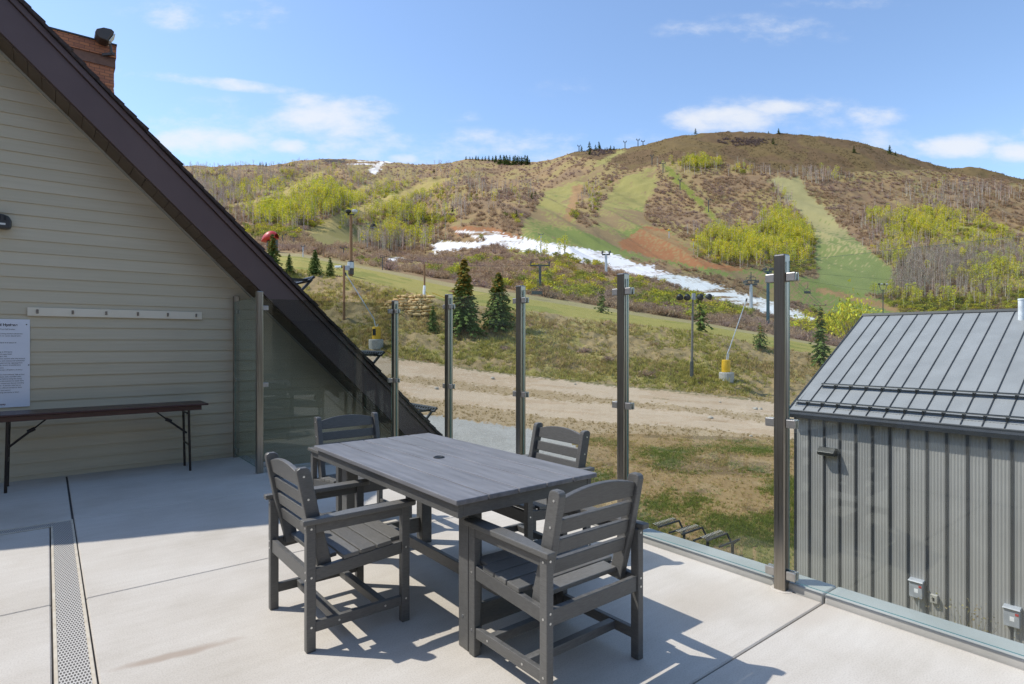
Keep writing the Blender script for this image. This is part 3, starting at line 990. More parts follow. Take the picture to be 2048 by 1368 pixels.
ev.hexa([rf(te + .021, -.16, RV0), rf(te + .10, -.16, RV0), rf(te + .10, -.16, RV1), rf(te + .021, -.16, RV1), rf(te + .021, -.05, RV0), rf(te + .11, -.05, RV0), rf(te + .11, -.05, RV1), rf(te + .021, -.05, RV1)])
ev.hexa([rf(0, -.22, RV1), rf(te, -.22, RV1), rf(te, -.22, RV1 + .03), rf(0, -.22, RV1 + .03), rf(0, .01, RV1 + .001), rf(te, .01, RV1 + .001), rf(te, .01, RV1 + .03), rf(0, .01, RV1 + .03)])
ev.build("eave_trim", M['seam'], BG)
for (t, vend) in ((span + oh - .25, RV1 - .12), (span + oh - 1.1, RV1 - .45)):
    sg = MB()
    sg.hexa([rf(t, .05, RV0), rf(t + .05, .05, RV0), rf(t + .05, .05, vend), rf(t, .05, vend), rf(t, .07, RV0), rf(t + .05, .07, RV0), rf(t + .05, .07, vend), rf(t, .07, vend)])
    sg.hexa([rf(t, .125, RV0), rf(t + .05, .125, RV0), rf(t + .05, .125, vend), rf(t, .125, vend), rf(t, .14, RV0), rf(t + .04, .14, RV0), rf(t + .04, .14, vend), rf(t, .14, vend)])
    vv = RV1 - .02
    while vv > RV0:
        if vv < vend:
            sg.hexa([rf(t - .02, .02, vv - .017), rf(t + .06, .02, vv - .017), rf(t + .06, .02, vv + .017), rf(t - .02, .02, vv + .017), rf(t - .02, .125, vv - .017), rf(t + .06, .125, vv - .017), rf(t + .06, .125, vv + .017), rf(t - .02, .125, vv + .017)])
        vv -= SEAM
    sg.build("snow_rail", M['black'], ro)
MB().lathe([(.075, 0), (.075, .62), (.085, .63), (.085, .66), (.07, .67)], 14, c=(21.63, 3.99, 2.06)).build("vent_pipe", M['white'], ro)

wp = empty("wall_pack_light", D(BU, 7.22, -1.63), TH, "dark wedge-shaped wall light on the grey ribbed wall", "lamp")
MB().prism([(0, 0), (0, .20), (-.14, .22), (-.27, .10), (-.27, .04), (-.20, 0)], lambda p, t: (p[0] - .002, -.22 + .44 * t, p[1])).build("housing", M['black'], wp, bevel=.01)
MB().box(-.19, -.02, -.19, .19, -.012, -.001).build("lens", M['lens'], wp)


def ebox(v, z, lab, small=False):
    e = empty("junction_box" if small else "disconnect_box", D(BU, v, z), TH, lab, "electrical box")
    if small:
        MB().box(-.10, -.002, -.075, .075, 0, .19).build("box", M['conc_block'], e, bevel=.008)
        MB().box(-.106, -.1005, -.018, .018, .05, .13).build("outlet", M['black'], e)
    else:
        MB().box(-.15, -.002, -.14, .14, 0, .40).build("box", M['boxgrey'], e, bevel=.01)
        MB().hexa([(-.19, -.16, .401), (-.002, -.16, .401), (-.002, .16, .401), (-.19, .16, .401), (-.17, -.15, .425), (-.002, -.15, .445), (-.002, .15, .445), (-.17, .15, .425)]).build("hood", M['boxgrey'], e)
        MB().box(-.1525, -.1505, -.05, .03, .13, .23).build("label_plate", M['white'], e)
        MB().box(-.157, -.151, -.125, -.065, .27, .32).build("warning_plate", M['red'], e)
        MB().tube([(-.07, -.05, 0), (-.06, -.05, -1.7)], .022, 8).build("conduit", M['galv'], e)


ebox(5.12, -4.84, "grey disconnect box on the ribbed wall, farther one")
ebox(3.28, -4.86, "grey disconnect box on the ribbed wall, at the picture's right edge")
ebox(4.76, -4.86, "small tan outlet box on the ribbed wall beside the weeds", True)

# ================================================================== landscape
def _hash(ix, iy, seed):
    h = (ix.astype(np.int64) * 374761393 + iy.astype(np.int64) * 668265263 + seed * 974634777) & 0xFFFFFFFF
    h = ((h ^ (h >> 13)) * 1274126177) & 0xFFFFFFFF
    h = h ^ (h >> 16)
    return (h & 0xFFFF) / 65535.0


def vn(x, y, seed=0):
    ix, iy = np.floor(x), np.floor(y)
    fx, fy = x - ix, y - iy
    fx, fy = fx * fx * (3 - 2 * fx), fy * fy * (3 - 2 * fy)
    ix, iy = ix.astype(np.int64), iy.astype(np.int64)
    a, b = _hash(ix, iy, seed), _hash(ix + 1, iy, seed)
    c, d = _hash(ix, iy + 1, seed), _hash(ix + 1, iy + 1, seed)
    return (a * (1 - fx) + b * fx) * (1 - fy) + (c * (1 - fx) + d * fx) * fy


def fbm(x, y, seed=0, o=4):
    s, a, t = 0, .5, 0
    for k in range(o):
        s = s + a * vn(x * 2 ** k, y * 2 ** k, seed + k * 17)
        t += a
        a *= .5
    return s / t - .5


def I(xs, pts):
    p = np.array(pts, float)
    return np.interp(xs, p[:, 0], p[:, 1])


PX = np.concatenate([np.linspace(-1500, 300, 46)[:-1], np.arange(300, 2110, 3.5), np.linspace(2112, 3600, 40)])
NC = len(PX)
one = np.ones(NC)
# knots: distance, picture row (2048 px) or height of the land along each direction
kY = [1.5 * one, 20 * one, 31 * one, 60 * one, 78 * one, 125 * one, 260 * one, 360 * one,
      I(PX, [(300, 820), (1000, 760), (1150, 640), (3000, 600)]),
      I(PX, [(300, 1500), (800, 1500), (935, 1350), (1000, 1250), (1100, 1080), (1200, 960), (1300, 890), (1400, 860), (1700, 830), (2048, 760), (3600, 700)])]
ROW = {3: [(300, 672), (600, 695), (800, 716), (1000, 745), (1240, 772), (1400, 786), (1540, 805), (1700, 825), (2048, 860), (3600, 900)],
       4: [(300, 550), (500, 546), (600, 548), (700, 560), (800, 588), (900, 612), (1000, 622), (1100, 634), (1240, 652), (1400, 668), (1540, 700), (1640, 716), (1700, 730), (1850, 745), (2048, 765), (3600, 800)],
       5: [(300, 515), (500, 505), (600, 510), (700, 530), (800, 548), (900, 570), (1000, 588), (1100, 602), (1240, 625), (1400, 648), (1540, 672), (1640, 690), (1700, 700), (1850, 715), (2048, 735), (3600, 760)],
       6: [(300, 480), (600, 482), (700, 500), (800, 516), (900, 500), (1000, 500), (1060, 508), (1140, 518), (1240, 546), (1320, 563), (1400, 588), (1530, 625), (1640, 655), (1700, 665), (1850, 655), (2048, 650), (3600, 660)],
       7: [(300, 455), (600, 452), (700, 462), (800, 475), (905, 458), (1000, 466), (1060, 480), (1190, 498), (1280, 522), (1400, 552), (1530, 588), (1640, 612), (1700, 612), (1850, 600), (2048, 600), (3600, 600)],
       8: [(300, 400), (700, 400), (900, 400), (1000, 398), (1100, 388), (1200, 390), (1300, 400), (1600, 400), (1700, 410), (1850, 430), (2048, 455), (3600, 560)],
       9: [(-1500, 380), (300, 338), (380, 334), (450, 333), (520, 332), (560, 329), (600, 323), (640, 319), (700, 321), (760, 324), (830, 328), (900, 323), (935, 317), (1000, 323), (1060, 327), (1100, 321), (1150, 303), (1200, 299), (1240, 298), (1290, 289), (1350, 272), (1400, 267), (1480, 265), (1560, 268), (1640, 276), (1720, 289), (1780, 306), (1840, 323), (1900, 338), (1945, 334), (2000, 347), (2048, 360), (2300, 430), (3600, 520)]}
kZ = [-6.3 * one, -5.3 * one, -4.0 * one]
for k in range(3, 10):
    kZ.append(H + (685 - I(PX, ROW[k])) * kY[k] / F)
kY.append(kY[9] * 1.25)
kZ.append(kZ[9] * .78)
NSEG = [14, 46, 90, 90, 40, 56, 60, 110, 90, 10]
Ys, Zs, Ss = [], [], []
for k, n in enumerate(NSEG):
    for i in range(n):
        t = i / n
        Y = kY[k] * (kY[k + 1] / kY[k]) ** t
        tt = (Y - kY[k]) / (kY[k + 1] - kY[k])
        Ys.append(Y)
        Zs.append(kZ[k] + (kZ[k + 1] - kZ[k]) * tt)
        Ss.append(k + t)
Ys.append(kY[10]); Zs.append(kZ[10]); Ss.append(10.0)
YS, ZS, SS = np.array(Ys), np.array(Zs), np.array(Ss)
NR = len(SS)


def smooth(a, n):
    for _ in range(n):
        b = a.copy()
        b[1:-1] = .25 * a[:-2] + .5 * a[1:-1] + .25 * a[2:]
        a = b
    return a


keep = int(np.searchsorted(SS, 9.0))
zs = smooth(ZS, 60)
# keep the crisp skyline and the crisp foot and crest of the bank
wgt = np.exp(-((SS - 9.0) / .12) ** 2)[:, None]
zs = zs * (1 - wgt) + ZS * wgt
zl = smooth(ZS, 10)
w4 = np.clip(np.exp(-((SS - 4.0) / .5) ** 2) + np.exp(-((SS - 3.0) / .5) ** 2), 0, 1)[:, None]
ZS = zs * (1 - w4) + zl * w4
XS = YS * (PX[None, :] - 1024) / F
Sg = np.repeat(SS[:, None], NC, 1)
# relief
amp = np.interp(SS, [0, 1, 2.2, 3, 3.3, 4, 4.4, 5, 5.6, 7, 8, 9, 10], [.05, .10, .07, .08, .45, .35, .10, .15, 1.0, 2.2, 9, 3.5, 5])[:, None]
lam = np.interp(SS, [0, 2, 3, 4, 5, 6, 7, 8, 10], [2.2, 2.2, 3, 4, 8, 22, 45, 110, 130])[:, None]
ZS = ZS + amp * fbm(XS / 1.0 / lam, YS / lam, 3, 4) * 1.6
# rough tufty bank
bank = (np.clip((SS - 2.95) / .2, 0, 1) * np.clip((4.25 - SS) / .2, 0, 1))[:, None]
ZS = ZS + bank * (.75 * fbm(XS / 1.5, YS / 1.5, 9, 3) + .50 * fbm(XS / .6, YS / .6, 19, 2))
# brushy skin on the sage-covered dome
_xr = XS * .92 + YS * .38
rg = 1 - np.abs(2 * fbm(_xr / 190, YS / 480, 33, 3))
rg2 = 1 - np.abs(2 * fbm(_xr / 48, YS / 150, 37, 3))
gam = np.interp(SS, [5.5, 7, 7.7, 8.4, 9, 10], [0, 1.0, 1.0, .75, .10, .3])[:, None] * I(PX, [(300, 2.3), (1000, 1.9), (1200, .6), (2048, .75)])[None, :]
ZS = ZS + gam * (52 * (rg - .8) + 12 * (rg2 - .8))
dome = (np.clip((SS - 7.6) / .6, 0, 1) * np.clip((9.3 - SS) / .3, 0, 1))[:, None]
ZS = ZS + dome * 3.2 * fbm(XS / 9, YS / 9, 29, 2)
# a worn terrace across the bank
PYg = 685 - (ZS - H) * F / YS
PXg = np.repeat(PX[None, :], NR, 0)
# visible rows: running minimum of the picture row along each direction
RUN = np.minimum.accumulate(PYg, axis=0)


def hit(px, py):
    """where the line of sight of a picture point meets the land"""
    c = int(np.clip(np.searchsorted(PX, px), 1, NC - 1))
    t = (px - PX[c - 1]) / (PX[c] - PX[c - 1])
    col = RUN[:, c - 1] * (1 - t) + RUN[:, c] * t
    yc = YS[:, c - 1] * (1 - t) + YS[:, c] * t
    i = int(np.argmax(col <= py))
    if col[i] > py: i = keep
    if i > 0:
        q = (col[i - 1] - py) / max(1e-6, col[i - 1] - col[i])
        Y = yc[i - 1] + (yc[i] - yc[i - 1]) * min(1, max(0, q))
    else:
        Y = yc[0]
    return Vector(((px - 1024) / F * Y, Y, H + (685 - py) * Y / F))


# ------------------------------------------------------------------ ground cover
def inpoly(px, py, poly):
    r = np.zeros(px.shape, bool)
    n = len(poly)
    for i in range(n):
        x0, y0 = poly[i]
        x1, y1 = poly[(i + 1) % n]
        c = ((y0 > py) != (y1 > py)) & (px < (x1 - x0) * (py - y0) / ((y1 - y0) or 1e-9) + x0)
        r ^= c
    return r


POLY = dict(
    road1=[(690, 706), (760, 716), (830, 724), (900, 735), (1000, 748), (1100, 760), (1240, 775), (1400, 790), (1560, 808), (1750, 830), (1750, 858), (1560, 834), (1400, 818), (1240, 800), (1100, 784), (1000, 774), (900, 762), (800, 752), (720, 742)],
    road2=[(780, 762), (900, 778), (1000, 790), (1100, 800), (1240, 812), (1400, 828), (1560, 850), (1750, 875), (1750, 905), (1560, 876), (1400, 857), (1240, 848), (1100, 836), (1000, 820), (900, 806), (820, 795)],
    gravel=[(800, 825), (880, 834), (960, 846), (1050, 858), (1110, 872), (1150, 890), (1165, 915), (1150, 960), (1000, 1010), (860, 980), (790, 900)],
    runA=[(1243, 300), (1200, 322), (1178, 348), (1120, 368), (1090, 385), (1064, 425), (1045, 452), (1047, 470), (1075, 478), (1140, 476), (1165, 457), (1150, 445), (1142, 418), (1152, 395), (1170, 368), (1200, 345), (1218, 322), (1258, 300)],
    runB=[(1262, 346), (1312, 333), (1312, 375), (1302, 395), (1288, 412), (1290, 440), (1312, 458), (1350, 488), (1300, 512), (1150, 486), (1168, 458), (1196, 445), (1193, 425), (1206, 405), (1226, 380), (1240, 358)],
    field=[(1045, 462), (1160, 452), (1330, 455), (1380, 500), (1390, 530), (1300, 524), (1190, 505), (1100, 490), (1040, 482)],
    red=[(1235, 485), (1262, 472), (1290, 453), (1330, 458), (1365, 487), (1388, 512), (1430, 527), (1500, 537), (1470, 545), (1380, 532), (1300, 514), (1245, 500)],
    red2=[(890, 456), (960, 452), (1010, 464), (1060, 482), (1040, 492), (990, 480), (920, 470)],
    red3=[(1150, 370), (1172, 372), (1160, 396), (1148, 425), (1142, 445), (1128, 440), (1136, 408)],
    redrow=[(1640, 575), (1700, 590), (1760, 604), (1800, 618), (1790, 626), (1700, 602), (1630, 584)],
    runC=[(1530, 357), (1598, 355), (1618, 390), (1660, 430), (1705, 475), (1780, 535), (1795, 560), (1770, 592), (1700, 585), (1640, 565), (1628, 530), (1628, 480), (1610, 440), (1575, 400)],
    meadow=[(1520, 540), (1640, 560), (1760, 600), (1800, 625), (1740, 650), (1640, 625), (1560, 590), (1480, 560), (1400, 545), (1310, 520), (1390, 525)],
    snow=[(898, 458), (940, 463), (1010, 467), (1005, 472), (1060, 480), (1090, 486), (1130, 490), (1190, 502), (1240, 513), (1278, 530), (1312, 530), (1300, 536), (1340, 548), (1395, 558), (1440, 572), (1490, 590), (1540, 604), (1600, 626), (1650, 645), (1610, 648), (1530, 628), (1470, 612), (1390, 590), (1330, 566), (1260, 552), (1200, 535), (1140, 520), (1085, 510), (1020, 500), (985, 486), (940, 472)],
    snow2=[(862, 492), (880, 485), (930, 486), (990, 482), (990, 492), (930, 498), (890, 506), (866, 510)],
    snow3=[(768, 521), (790, 516), (815, 516), (812, 522), (780, 526)],
    snow4=[(738, 342), (752, 328), (768, 324), (762, 338), (748, 350)],
    scar=[(640, 318), (700, 322), (690, 330), (645, 328)],
    run1=[(455, 412), (520, 398), (600, 366), (640, 340), (658, 340), (618, 372), (560, 398), (470, 418)],
    run2=[(600, 470), (640, 445), (700, 420), (800, 385), (860, 360), (905, 358), (840, 392), (760, 420), (690, 450), (640, 475)],
    run3=[(700, 395), (725, 372), (770, 356), (790, 358), (740, 380), (712, 402)],
    lift1=[(1325, 325), (1345, 340), (1420, 420), (1470, 470), (1455, 475), (1395, 410), (1335, 350)],
    mead2=[(610, 475), (680, 455), (740, 448), (800, 452), (760, 478), (700, 492), (640, 495)],
)
wx = PXg + 11 * fbm(PXg / 14, PYg / 7, 41, 3) + 4 * fbm(PXg / 4, PYg / 3, 43, 2)
wy = PYg + 7 * fbm(PXg / 14, PYg / 7, 47, 3) + 3 * fbm(PXg / 4, PYg / 3, 53, 2)
wx = wx + 2.2 * rng.normal(size=wx.shape)
wy = wy + 1.5 * rng.normal(size=wy.shape)
MASK = {k: inpoly(wx, wy, p) for k, p in POLY.items()}
# hills only / near ground only
hill = Sg > 5.0
NEAR = ('road1', 'road2', 'gravel')
for k in MASK:
    MASK[k] &= (~hill if k in NEAR else hill)
C1 = np.zeros((NR, NC, 3))
C2 = np.zeros((NR, NC, 3))


def paint(mask, a, b):
    C1[mask] = a
    C2[mask] = b


n1 = fbm(XS / 5, YS / 5, 61, 4)
n2 = fbm(XS / 1.6, YS / 1.6, 67, 3)
nb = fbm(XS / 40, YS / 40, 71, 4)
GR1, GR2 = (.15, .145, .040), (.22, .19, .065)
DRY1, DRY2 = (.235, .15, .07), (.37, .26, .125)
paint(Sg >= 0, DRY1, DRY2)
nl_ = fbm(XS / 1.9, YS / 1.9, 177, 3)
m = (Sg < 2.05) & (.35 * n1 + .9 * nl_ + .4 * n2 > np.interp(PYg, [880, 930, 1000, 1100], [.26, .10, .0, -.06]) + .12 * rng.normal(size=PYg.shape))
paint(m, GR1, GR2)
dk_ = (Sg < 2.15) & (n2 - .3 * n1 > .10)
paint(dk_, (.15, .10, .05), (.24, .17, .085))
paint((Sg >= 2.6) & (Sg < 3.1), (.20, .165, .08), (.26, .22, .12))
bk = (Sg >= 3.0) & (Sg < 4.15)
paint(bk, (.27, .19, .095), (.37, .28, .14))
paint(bk & (n1 + .4 * n2 > .0), (.27, .225, .07), (.38, .31, .12))
paint(bk & (n1 - .3 * n2 > .12), (.26, .165, .09), (.33, .22, .13))
paint((Sg >= 4.15) & (Sg <= 5.05), (.28, .25, .06), (.37, .31, .105))
paint((Sg >= 4.15) & (Sg <= 5.05) & (n1 > .10), (.21, .21, .05), (.28, .265, .075))
paint((Sg >= 4.85) & (Sg <= 5.05), (.30, .25, .12), (.36, .30, .15))
paint(hill, (.25, .165, .085), (.33, .235, .12))
paint(hill & (nb > .06), (.26, .195, .085), (.33, .26, .11))
paint(hill & (nb < -.10), (.21, .14, .08), (.28, .195, .11))
dm = hill & (PYg < np.interp(PXg, [1080, 1240, 1260, 1320, 1420, 1530, 1600, 1700, 1850, 2048], [300, 330, 342, 326, 320, 345, 345, 345, 340, 370])) & (PXg > 1080)
YFp = np.zeros((NR, NC))
for (cx, cy, rx, ry, am) in [(690, 412, 210, 42, .62), (560, 440, 60, 20, .9), (790, 395, 70, 22, .75), (1480, 497, 90, 30, 1), (1570, 480, 60, 42, 1), (1850, 450, 90, 25, .8), (1955, 470, 80, 28, .8), (2000, 560, 80, 28, .6), (1850, 615, 160, 16, 1), (1690, 645, 90, 20, 1), (1340, 603, 80, 14, .9), (1160, 588, 60, 12, .8), (1085, 506, 60, 9, .8), (660, 452, 55, 8, .9), (545, 468, 55, 12, 1)]:
    YFp = np.maximum(YFp, am * np.exp(-.8 * (((PXg - cx) / rx) ** 2 + ((PYg - cy) / ry) ** 2)))
paint(hill & (YFp + 1.2 * fbm(XS / 35, YS / 35, 173, 3) > .5), (.28, .26, .065), (.37, .34, .09))
paint(dm, (.125, .082, .042), (.175, .116, .060))
paint(dm & (fbm(XS / 30, YS / 30, 81, 3) > .05), (.135, .096, .042), (.185, .13, .058))
DOME = dm
paint(MASK['scar'], (.07, .055, .045), (.10, .08, .06))
for k in ('run1', 'run2', 'run3', 'lift1'): paint(MASK[k], (.33, .255, .09), (.40, .32, .125))
paint(MASK['lift1'], (.17, .19, .04), (.24, .24, .06))
paint(MASK['mead2'], (.21, .20, .06), (.25, .20, .09))
for k in ('runA', 'runB', 'field', 'meadow'): paint(MASK[k], (.26, .235, .075), (.33, .29, .11))
gg = fbm(XS / 60, YS / 35, 91, 3)
for k in ('runB', 'field', 'runA', 'meadow'):
    paint(MASK[k] & (gg + (PYg - 445) / 200 + .10 * rng.normal(size=PYg.shape) > .10), (.165, .205, .055), (.215, .24, .075))
    paint(MASK[k] & (gg + .07 * rng.normal(size=PYg.shape) < -.14), (.24, .17, .085), (.30, .22, .11))
paint(MASK['runC'], (.30, .265, .115), (.355, .32, .15))
paint(MASK['runC'] & (PYg + 60 * gg + 26 * rng.normal(size=PYg.shape) > 488), (.16, .20, .065), (.22, .24, .09))
for k in ('red', 'red2'): paint(MASK[k], (.29, .125, .055), (.36, .185, .085))
paint(MASK['red'] & (gg + .12 * rng.normal(size=PYg.shape) > .12), (.30, .19, .085), (.34, .24, .11))
for k in ('red3', 'redrow'): paint(MASK[k], (.30, .175, .085), (.34, .225, .105))
sn = fbm(PXg / 60, PYg / 5, 97, 3)
for k in ('snow', 'snow2', 'snow3', 'snow4'):
    paint(MASK[k], (.74, .72, .68), (.80, .79, .77))
    paint(MASK[k] & (sn + .08 * rng.normal(size=PYg.shape) > .16), (.50, .45, .38), (.66, .62, .56))
    if k == 'snow': paint(MASK[k] & (sn + .05 * rng.normal(size=PYg.shape) > .25), (.22, .14, .075), (.28, .19, .11))
paint(hill & (PYg < 330) & (PXg > 690) & (PXg < 830) & (sn > .17), (.74, .72, .70), (.8, .79, .78))
rd_ = fbm(PXg / 110, (PYg - .085 * PXg) / 7, 99, 4) + .05 * rng.normal(size=PYg.shape)
for k in ('road1', 'road2'):
    paint(MASK[k] & (rd_ > -.30), (.42, .30, .19), (.52, .385, .26))
    paint(MASK[k] & (rd_ > -.03), (.47, .35, .235), (.56, .435, .31))
paint((Sg > 2.15) & (Sg < 2.95) & ~MASK['road1'] & ~MASK['road2'], (.33, .23, .125), (.44, .33, .205))
paint(MASK['gravel'], (.31, .29, .255), (.44, .415, .375))

tv = np.stack([XS, YS, ZS], -1).reshape(-1, 3)
ii = np.arange(NR * NC).reshape(NR, NC)
quads = np.stack([ii[:-1, :-1], ii[:-1, 1:], ii[1:, 1:], ii[1:, :-1]], -1).reshape(-1, 4)


def npmesh(name, verts, faces, cols=None, smooth_=False, uniform=4):
    me = bpy.data.meshes.new(name)
    nv, nf = len(verts), len(faces)
    me.vertices.add(nv)
    me.vertices.foreach_set("co", np.asarray(verts, np.float32).ravel())
    me.loops.add(nf * uniform)
    me.loops.foreach_set("vertex_index", np.asarray(faces, np.int32).ravel())
    me.polygons.add(nf)
    me.polygons.foreach_set("loop_start", np.arange(0, nf * uniform, uniform, dtype=np.int32))
    me.polygons.foreach_set("use_smooth", np.full(nf, smooth_, bool))
    me.update(calc_edges=True)
    for k, c in (cols or {}).items():
        at = me.attributes.new(k, 'FLOAT_COLOR', 'POINT')
        c4 = np.ones((nv, 4), np.float32)
        c4[:, :3] = c
        at.data.foreach_set("color", c4.ravel())
    return me


def ground_mat():
    m, nn, ll, p = nodes_of("land_cover")
    a1 = nn.new("ShaderNodeAttribute"); a1.attribute_name = "cover_a"
    a2 = nn.new("ShaderNodeAttribute"); a2.attribute_name = "cover_b"
    geo = nn.new("ShaderNodeNewGeometry")
    fac = None
    for sc_, wt in ((.09, .35), (.7, .5), (5.0, .55), (24.0, .5)):
        n = nn.new("ShaderNodeTexNoise"); n.inputs["Scale"].default_value = sc_; n.inputs["Detail"].default_value = 4; n.inputs["Roughness"].default_value = .65
        ll.new(geo.outputs["Position"], n.inputs["Vector"])
        mm = nn.new("ShaderNodeMath"); mm.operation = 'MULTIPLY_ADD'; mm.inputs[1].default_value = wt * 2.6; mm.inputs[2].default_value = -wt * 1.3
        ll.new(n.outputs["Fac"], mm.inputs[0])
        if fac is None: fac = mm.outputs[0]
        else:
            ad = nn.new("ShaderNodeMath"); ad.operation = 'ADD'
            ll.new(fac, ad.inputs[0]); ll.new(mm.outputs[0], ad.inputs[1]); fac = ad.outputs[0]
    ad = nn.new("ShaderNodeMath"); ad.operation = 'ADD'; ad.inputs[1].default_value = .5; ad.use_clamp = True
    ll.new(fac, ad.inputs[0])
    mx = nn.new("ShaderNodeMix"); mx.data_type = 'RGBA'
    ll.new(ad.outputs[0], mx.inputs[0]); ll.new(a1.outputs["Color"], mx.inputs[6]); ll.new(a2.outputs["Color"], mx.inputs[7])
    ll.new(mx.outputs[2], p.inputs["Base Color"])
    p.inputs["Roughness"].default_value = .95
    p.inputs["Specular IOR Level"].default_value = .1
    nbm = nn.new("ShaderNodeTexNoise"); nbm.inputs["Scale"].default_value = 9; nbm.inputs["Detail"].default_value = 6; nbm.inputs["Roughness"].default_value = .7
    ll.new(geo.outputs["Position"], nbm.inputs["Vector"])
    b = nn.new("ShaderNodeBump"); b.inputs["Strength"].default_value = .6; b.inputs["Distance"].default_value = .15
    ll.new(nbm.outputs["Fac"], b.inputs["Height"]); ll.new(b.outputs[0], p.inputs["Normal"])
    return m


tm = npmesh("terrain", tv, quads, {"cover_a": C1.reshape(-1, 3), "cover_b": C2.reshape(-1, 3)}, True)
tm.materials.append(ground_mat())
to = bpy.data.objects.new("terrain", tm)
COL.objects.link(to)
tag(to, kind="structure")

# ------------------------------------------------------------------ plant templates (unit size; tri soups)
def tint_mat(name, rough=.8, trans=.0):
    m, nn, ll, p = nodes_of(name)
    a = nn.new("ShaderNodeAttribute"); a.attribute_name = "tint"
    ll.new(a.outputs["Color"], p.inputs["Base Color"])
    p.inputs["Roughness"].default_value = rough
    p.inputs["Specular IOR Level"].default_value = .15
    if trans:
        out = [n for n in nn if n.type == 'OUTPUT_MATERIAL'][0]
        t = nn.new("ShaderNodeBsdfTranslucent"); ll.new(a.outputs["Color"], t.inputs[0])
        mx = nn.new("ShaderNodeMixShader"); mx.inputs[0].default_value = trans
        ll.new(p.outputs[0], mx.inputs[1]); ll.new(t.outputs[0], mx.inputs[2]); ll.new(mx.outputs[0], out.inputs[0])
    return m


M['leaf'] = tint_mat("leaf_tint", .7, .35)
M['twig'] = tint_mat("twig_tint", .9, .3)
M['needle'] = tint_mat("needle_tint", .8, .3)
M['blade'] = tint_mat("blade_tint", .8, .4)


def rdir(n):
    v = rng.normal(size=(n, 3))
    return v / np.linalg.norm(v, axis=1, keepdims=True)


def tris_at(c, size, n=None, flat=0.0):
    """random triangles centred on points c"""
    k = len(c)
    a, b = rdir(k), rdir(k)
    if flat:
        a[:, 2] *= flat; b[:, 2] *= flat
    s = np.asarray(size).reshape(-1, 1) * np.ones((k, 1))
    return np.stack([c + a * s, c + b * s, c - (a + b) * s * .6], 1)          # k,3,3


def slivers(p0, p1, wid):
    """thin triangles from p0 (base) to p1 (tip)"""
    d = p1 - p0
    side = np.cross(d, rdir(len(d)))
    side /= np.linalg.norm(side, axis=1, keepdims=True) + 1e-9
    wv = np.asarray(wid).reshape(-1, 1) * np.ones((len(d), 1))
    return np.stack([p0 - side * wv, p0 + side * wv, p1], 1)


def t_bare_shrub(nt=46, nq=44):
    a = rng.uniform(0, 2 * np.pi, nt); r = np.sqrt(rng.uniform(0, 1, nt)) * .85
    z = np.sqrt(np.clip(1 - r ** 2, 0, 1)) * rng.uniform(.75, 1.05, nt)
    tip = np.stack([r * np.cos(a), r * np.sin(a), z], 1)
    base = tip * rng.uniform(.0, .35, (nt, 1)); base[:, 2] = np.maximum(0, base[:, 2] * .5)
    T = slivers(base, tip, rng.uniform(.02, .05, nt))
    c = rdir(nq); c[:, 2] = np.abs(c[:, 2]); c *= rng.uniform(.5, 1.0, (nq, 1)) ** .5 * .9
    return np.concatenate([T, tris_at(c, rng.uniform(.07, .15, nq))])


def t_leafy(nq=110, nt=14, zc=.55, rx=.75, rz=.55, sz=(.09, .17)):
    cl = rdir(7) * .55
    c = cl[rng.integers(0, 7, nq)] + rng.normal(size=(nq, 3)) * .26
    c = c * np.array([rx, rx, rz]) + np.array([0, 0, zc])
    c[:, 2] = np.maximum(c[:, 2], .05)
    tip = c[:nt] * np.array([.8, .8, .9])
    return tris_at(c, rng.uniform(*sz, nq)), slivers(np.zeros((nt, 3)) + rng.normal(size=(nt, 3)) * [.05, .05, 0], tip, .02)


def t_aspen(leafy=1.0, n=105):
    h = 1.0
    tr = []
    for k in range(3):
        a0, a1 = 2 * np.pi * k / 3, 2 * np.pi * (k + 1) / 3
        r = .019
        tr.append([(r * math.cos(a0), r * math.sin(a0), 0), (r * math.cos(a1), r * math.sin(a1), 0), (.004 * math.cos(a0), .004 * math.sin(a0), .95)])
        tr.append([(r * math.cos(a1), r * math.sin(a1), 0), (.004 * math.cos(a1), .004 * math.sin(a1), .95), (.004 * math.cos(a0), .004 * math.sin(a0), .95)])
    nb_ = 16
    z0 = rng.uniform(.35, .9, nb_); a = rng.uniform(0, 2 * np.pi, nb_); L = rng.uniform(.08, .2, nb_) * (1.15 - z0)
    p0 = np.stack([0 * z0, 0 * z0, z0], 1)
    p1 = p0 + np.stack([L * np.cos(a), L * np.sin(a), L * .9], 1)
    trunk = np.concatenate([np.array(tr), slivers(p0, p1, .004)])
    if leafy:
        nl = int(n * leafy)
        zc = rng.uniform(.42, 1.0, nl)
        rr = .165 * np.sin(np.clip((zc - .36) / .68, 0, 1) * np.pi) ** .7 * np.sqrt(rng.uniform(.05, 1, nl))
        aa = rng.uniform(0, 2 * np.pi, nl)
        cl = rng.uniform(0, 1, nl) > .15
        c = np.stack([rr * np.cos(aa), rr * np.sin(aa), zc + .02 * rng.normal(size=nl)], 1)[cl]
        crown = tris_at(c, rng.uniform(.022, .045, len(c)))
    else:
        nl = 34
        z0 = rng.uniform(.4, .97, nl); a = rng.uniform(0, 2 * np.pi, nl); L = rng.uniform(.06, .16, nl)
        p0 = np.stack([.02 * np.cos(a), .02 * np.sin(a), z0], 1)
        crown = slivers(p0, p0 + np.stack([L * np.cos(a), L * np.sin(a), L * 1.1], 1), .005)
    return trunk, crown


def jit(col, n, s=.18):
    c = np.array(col)[None, :] * (1 + s * rng.normal(size=(n, 1)))
    return np.clip(c * (1 + .06 * rng.normal(size=(n, 3))), .004, 1)


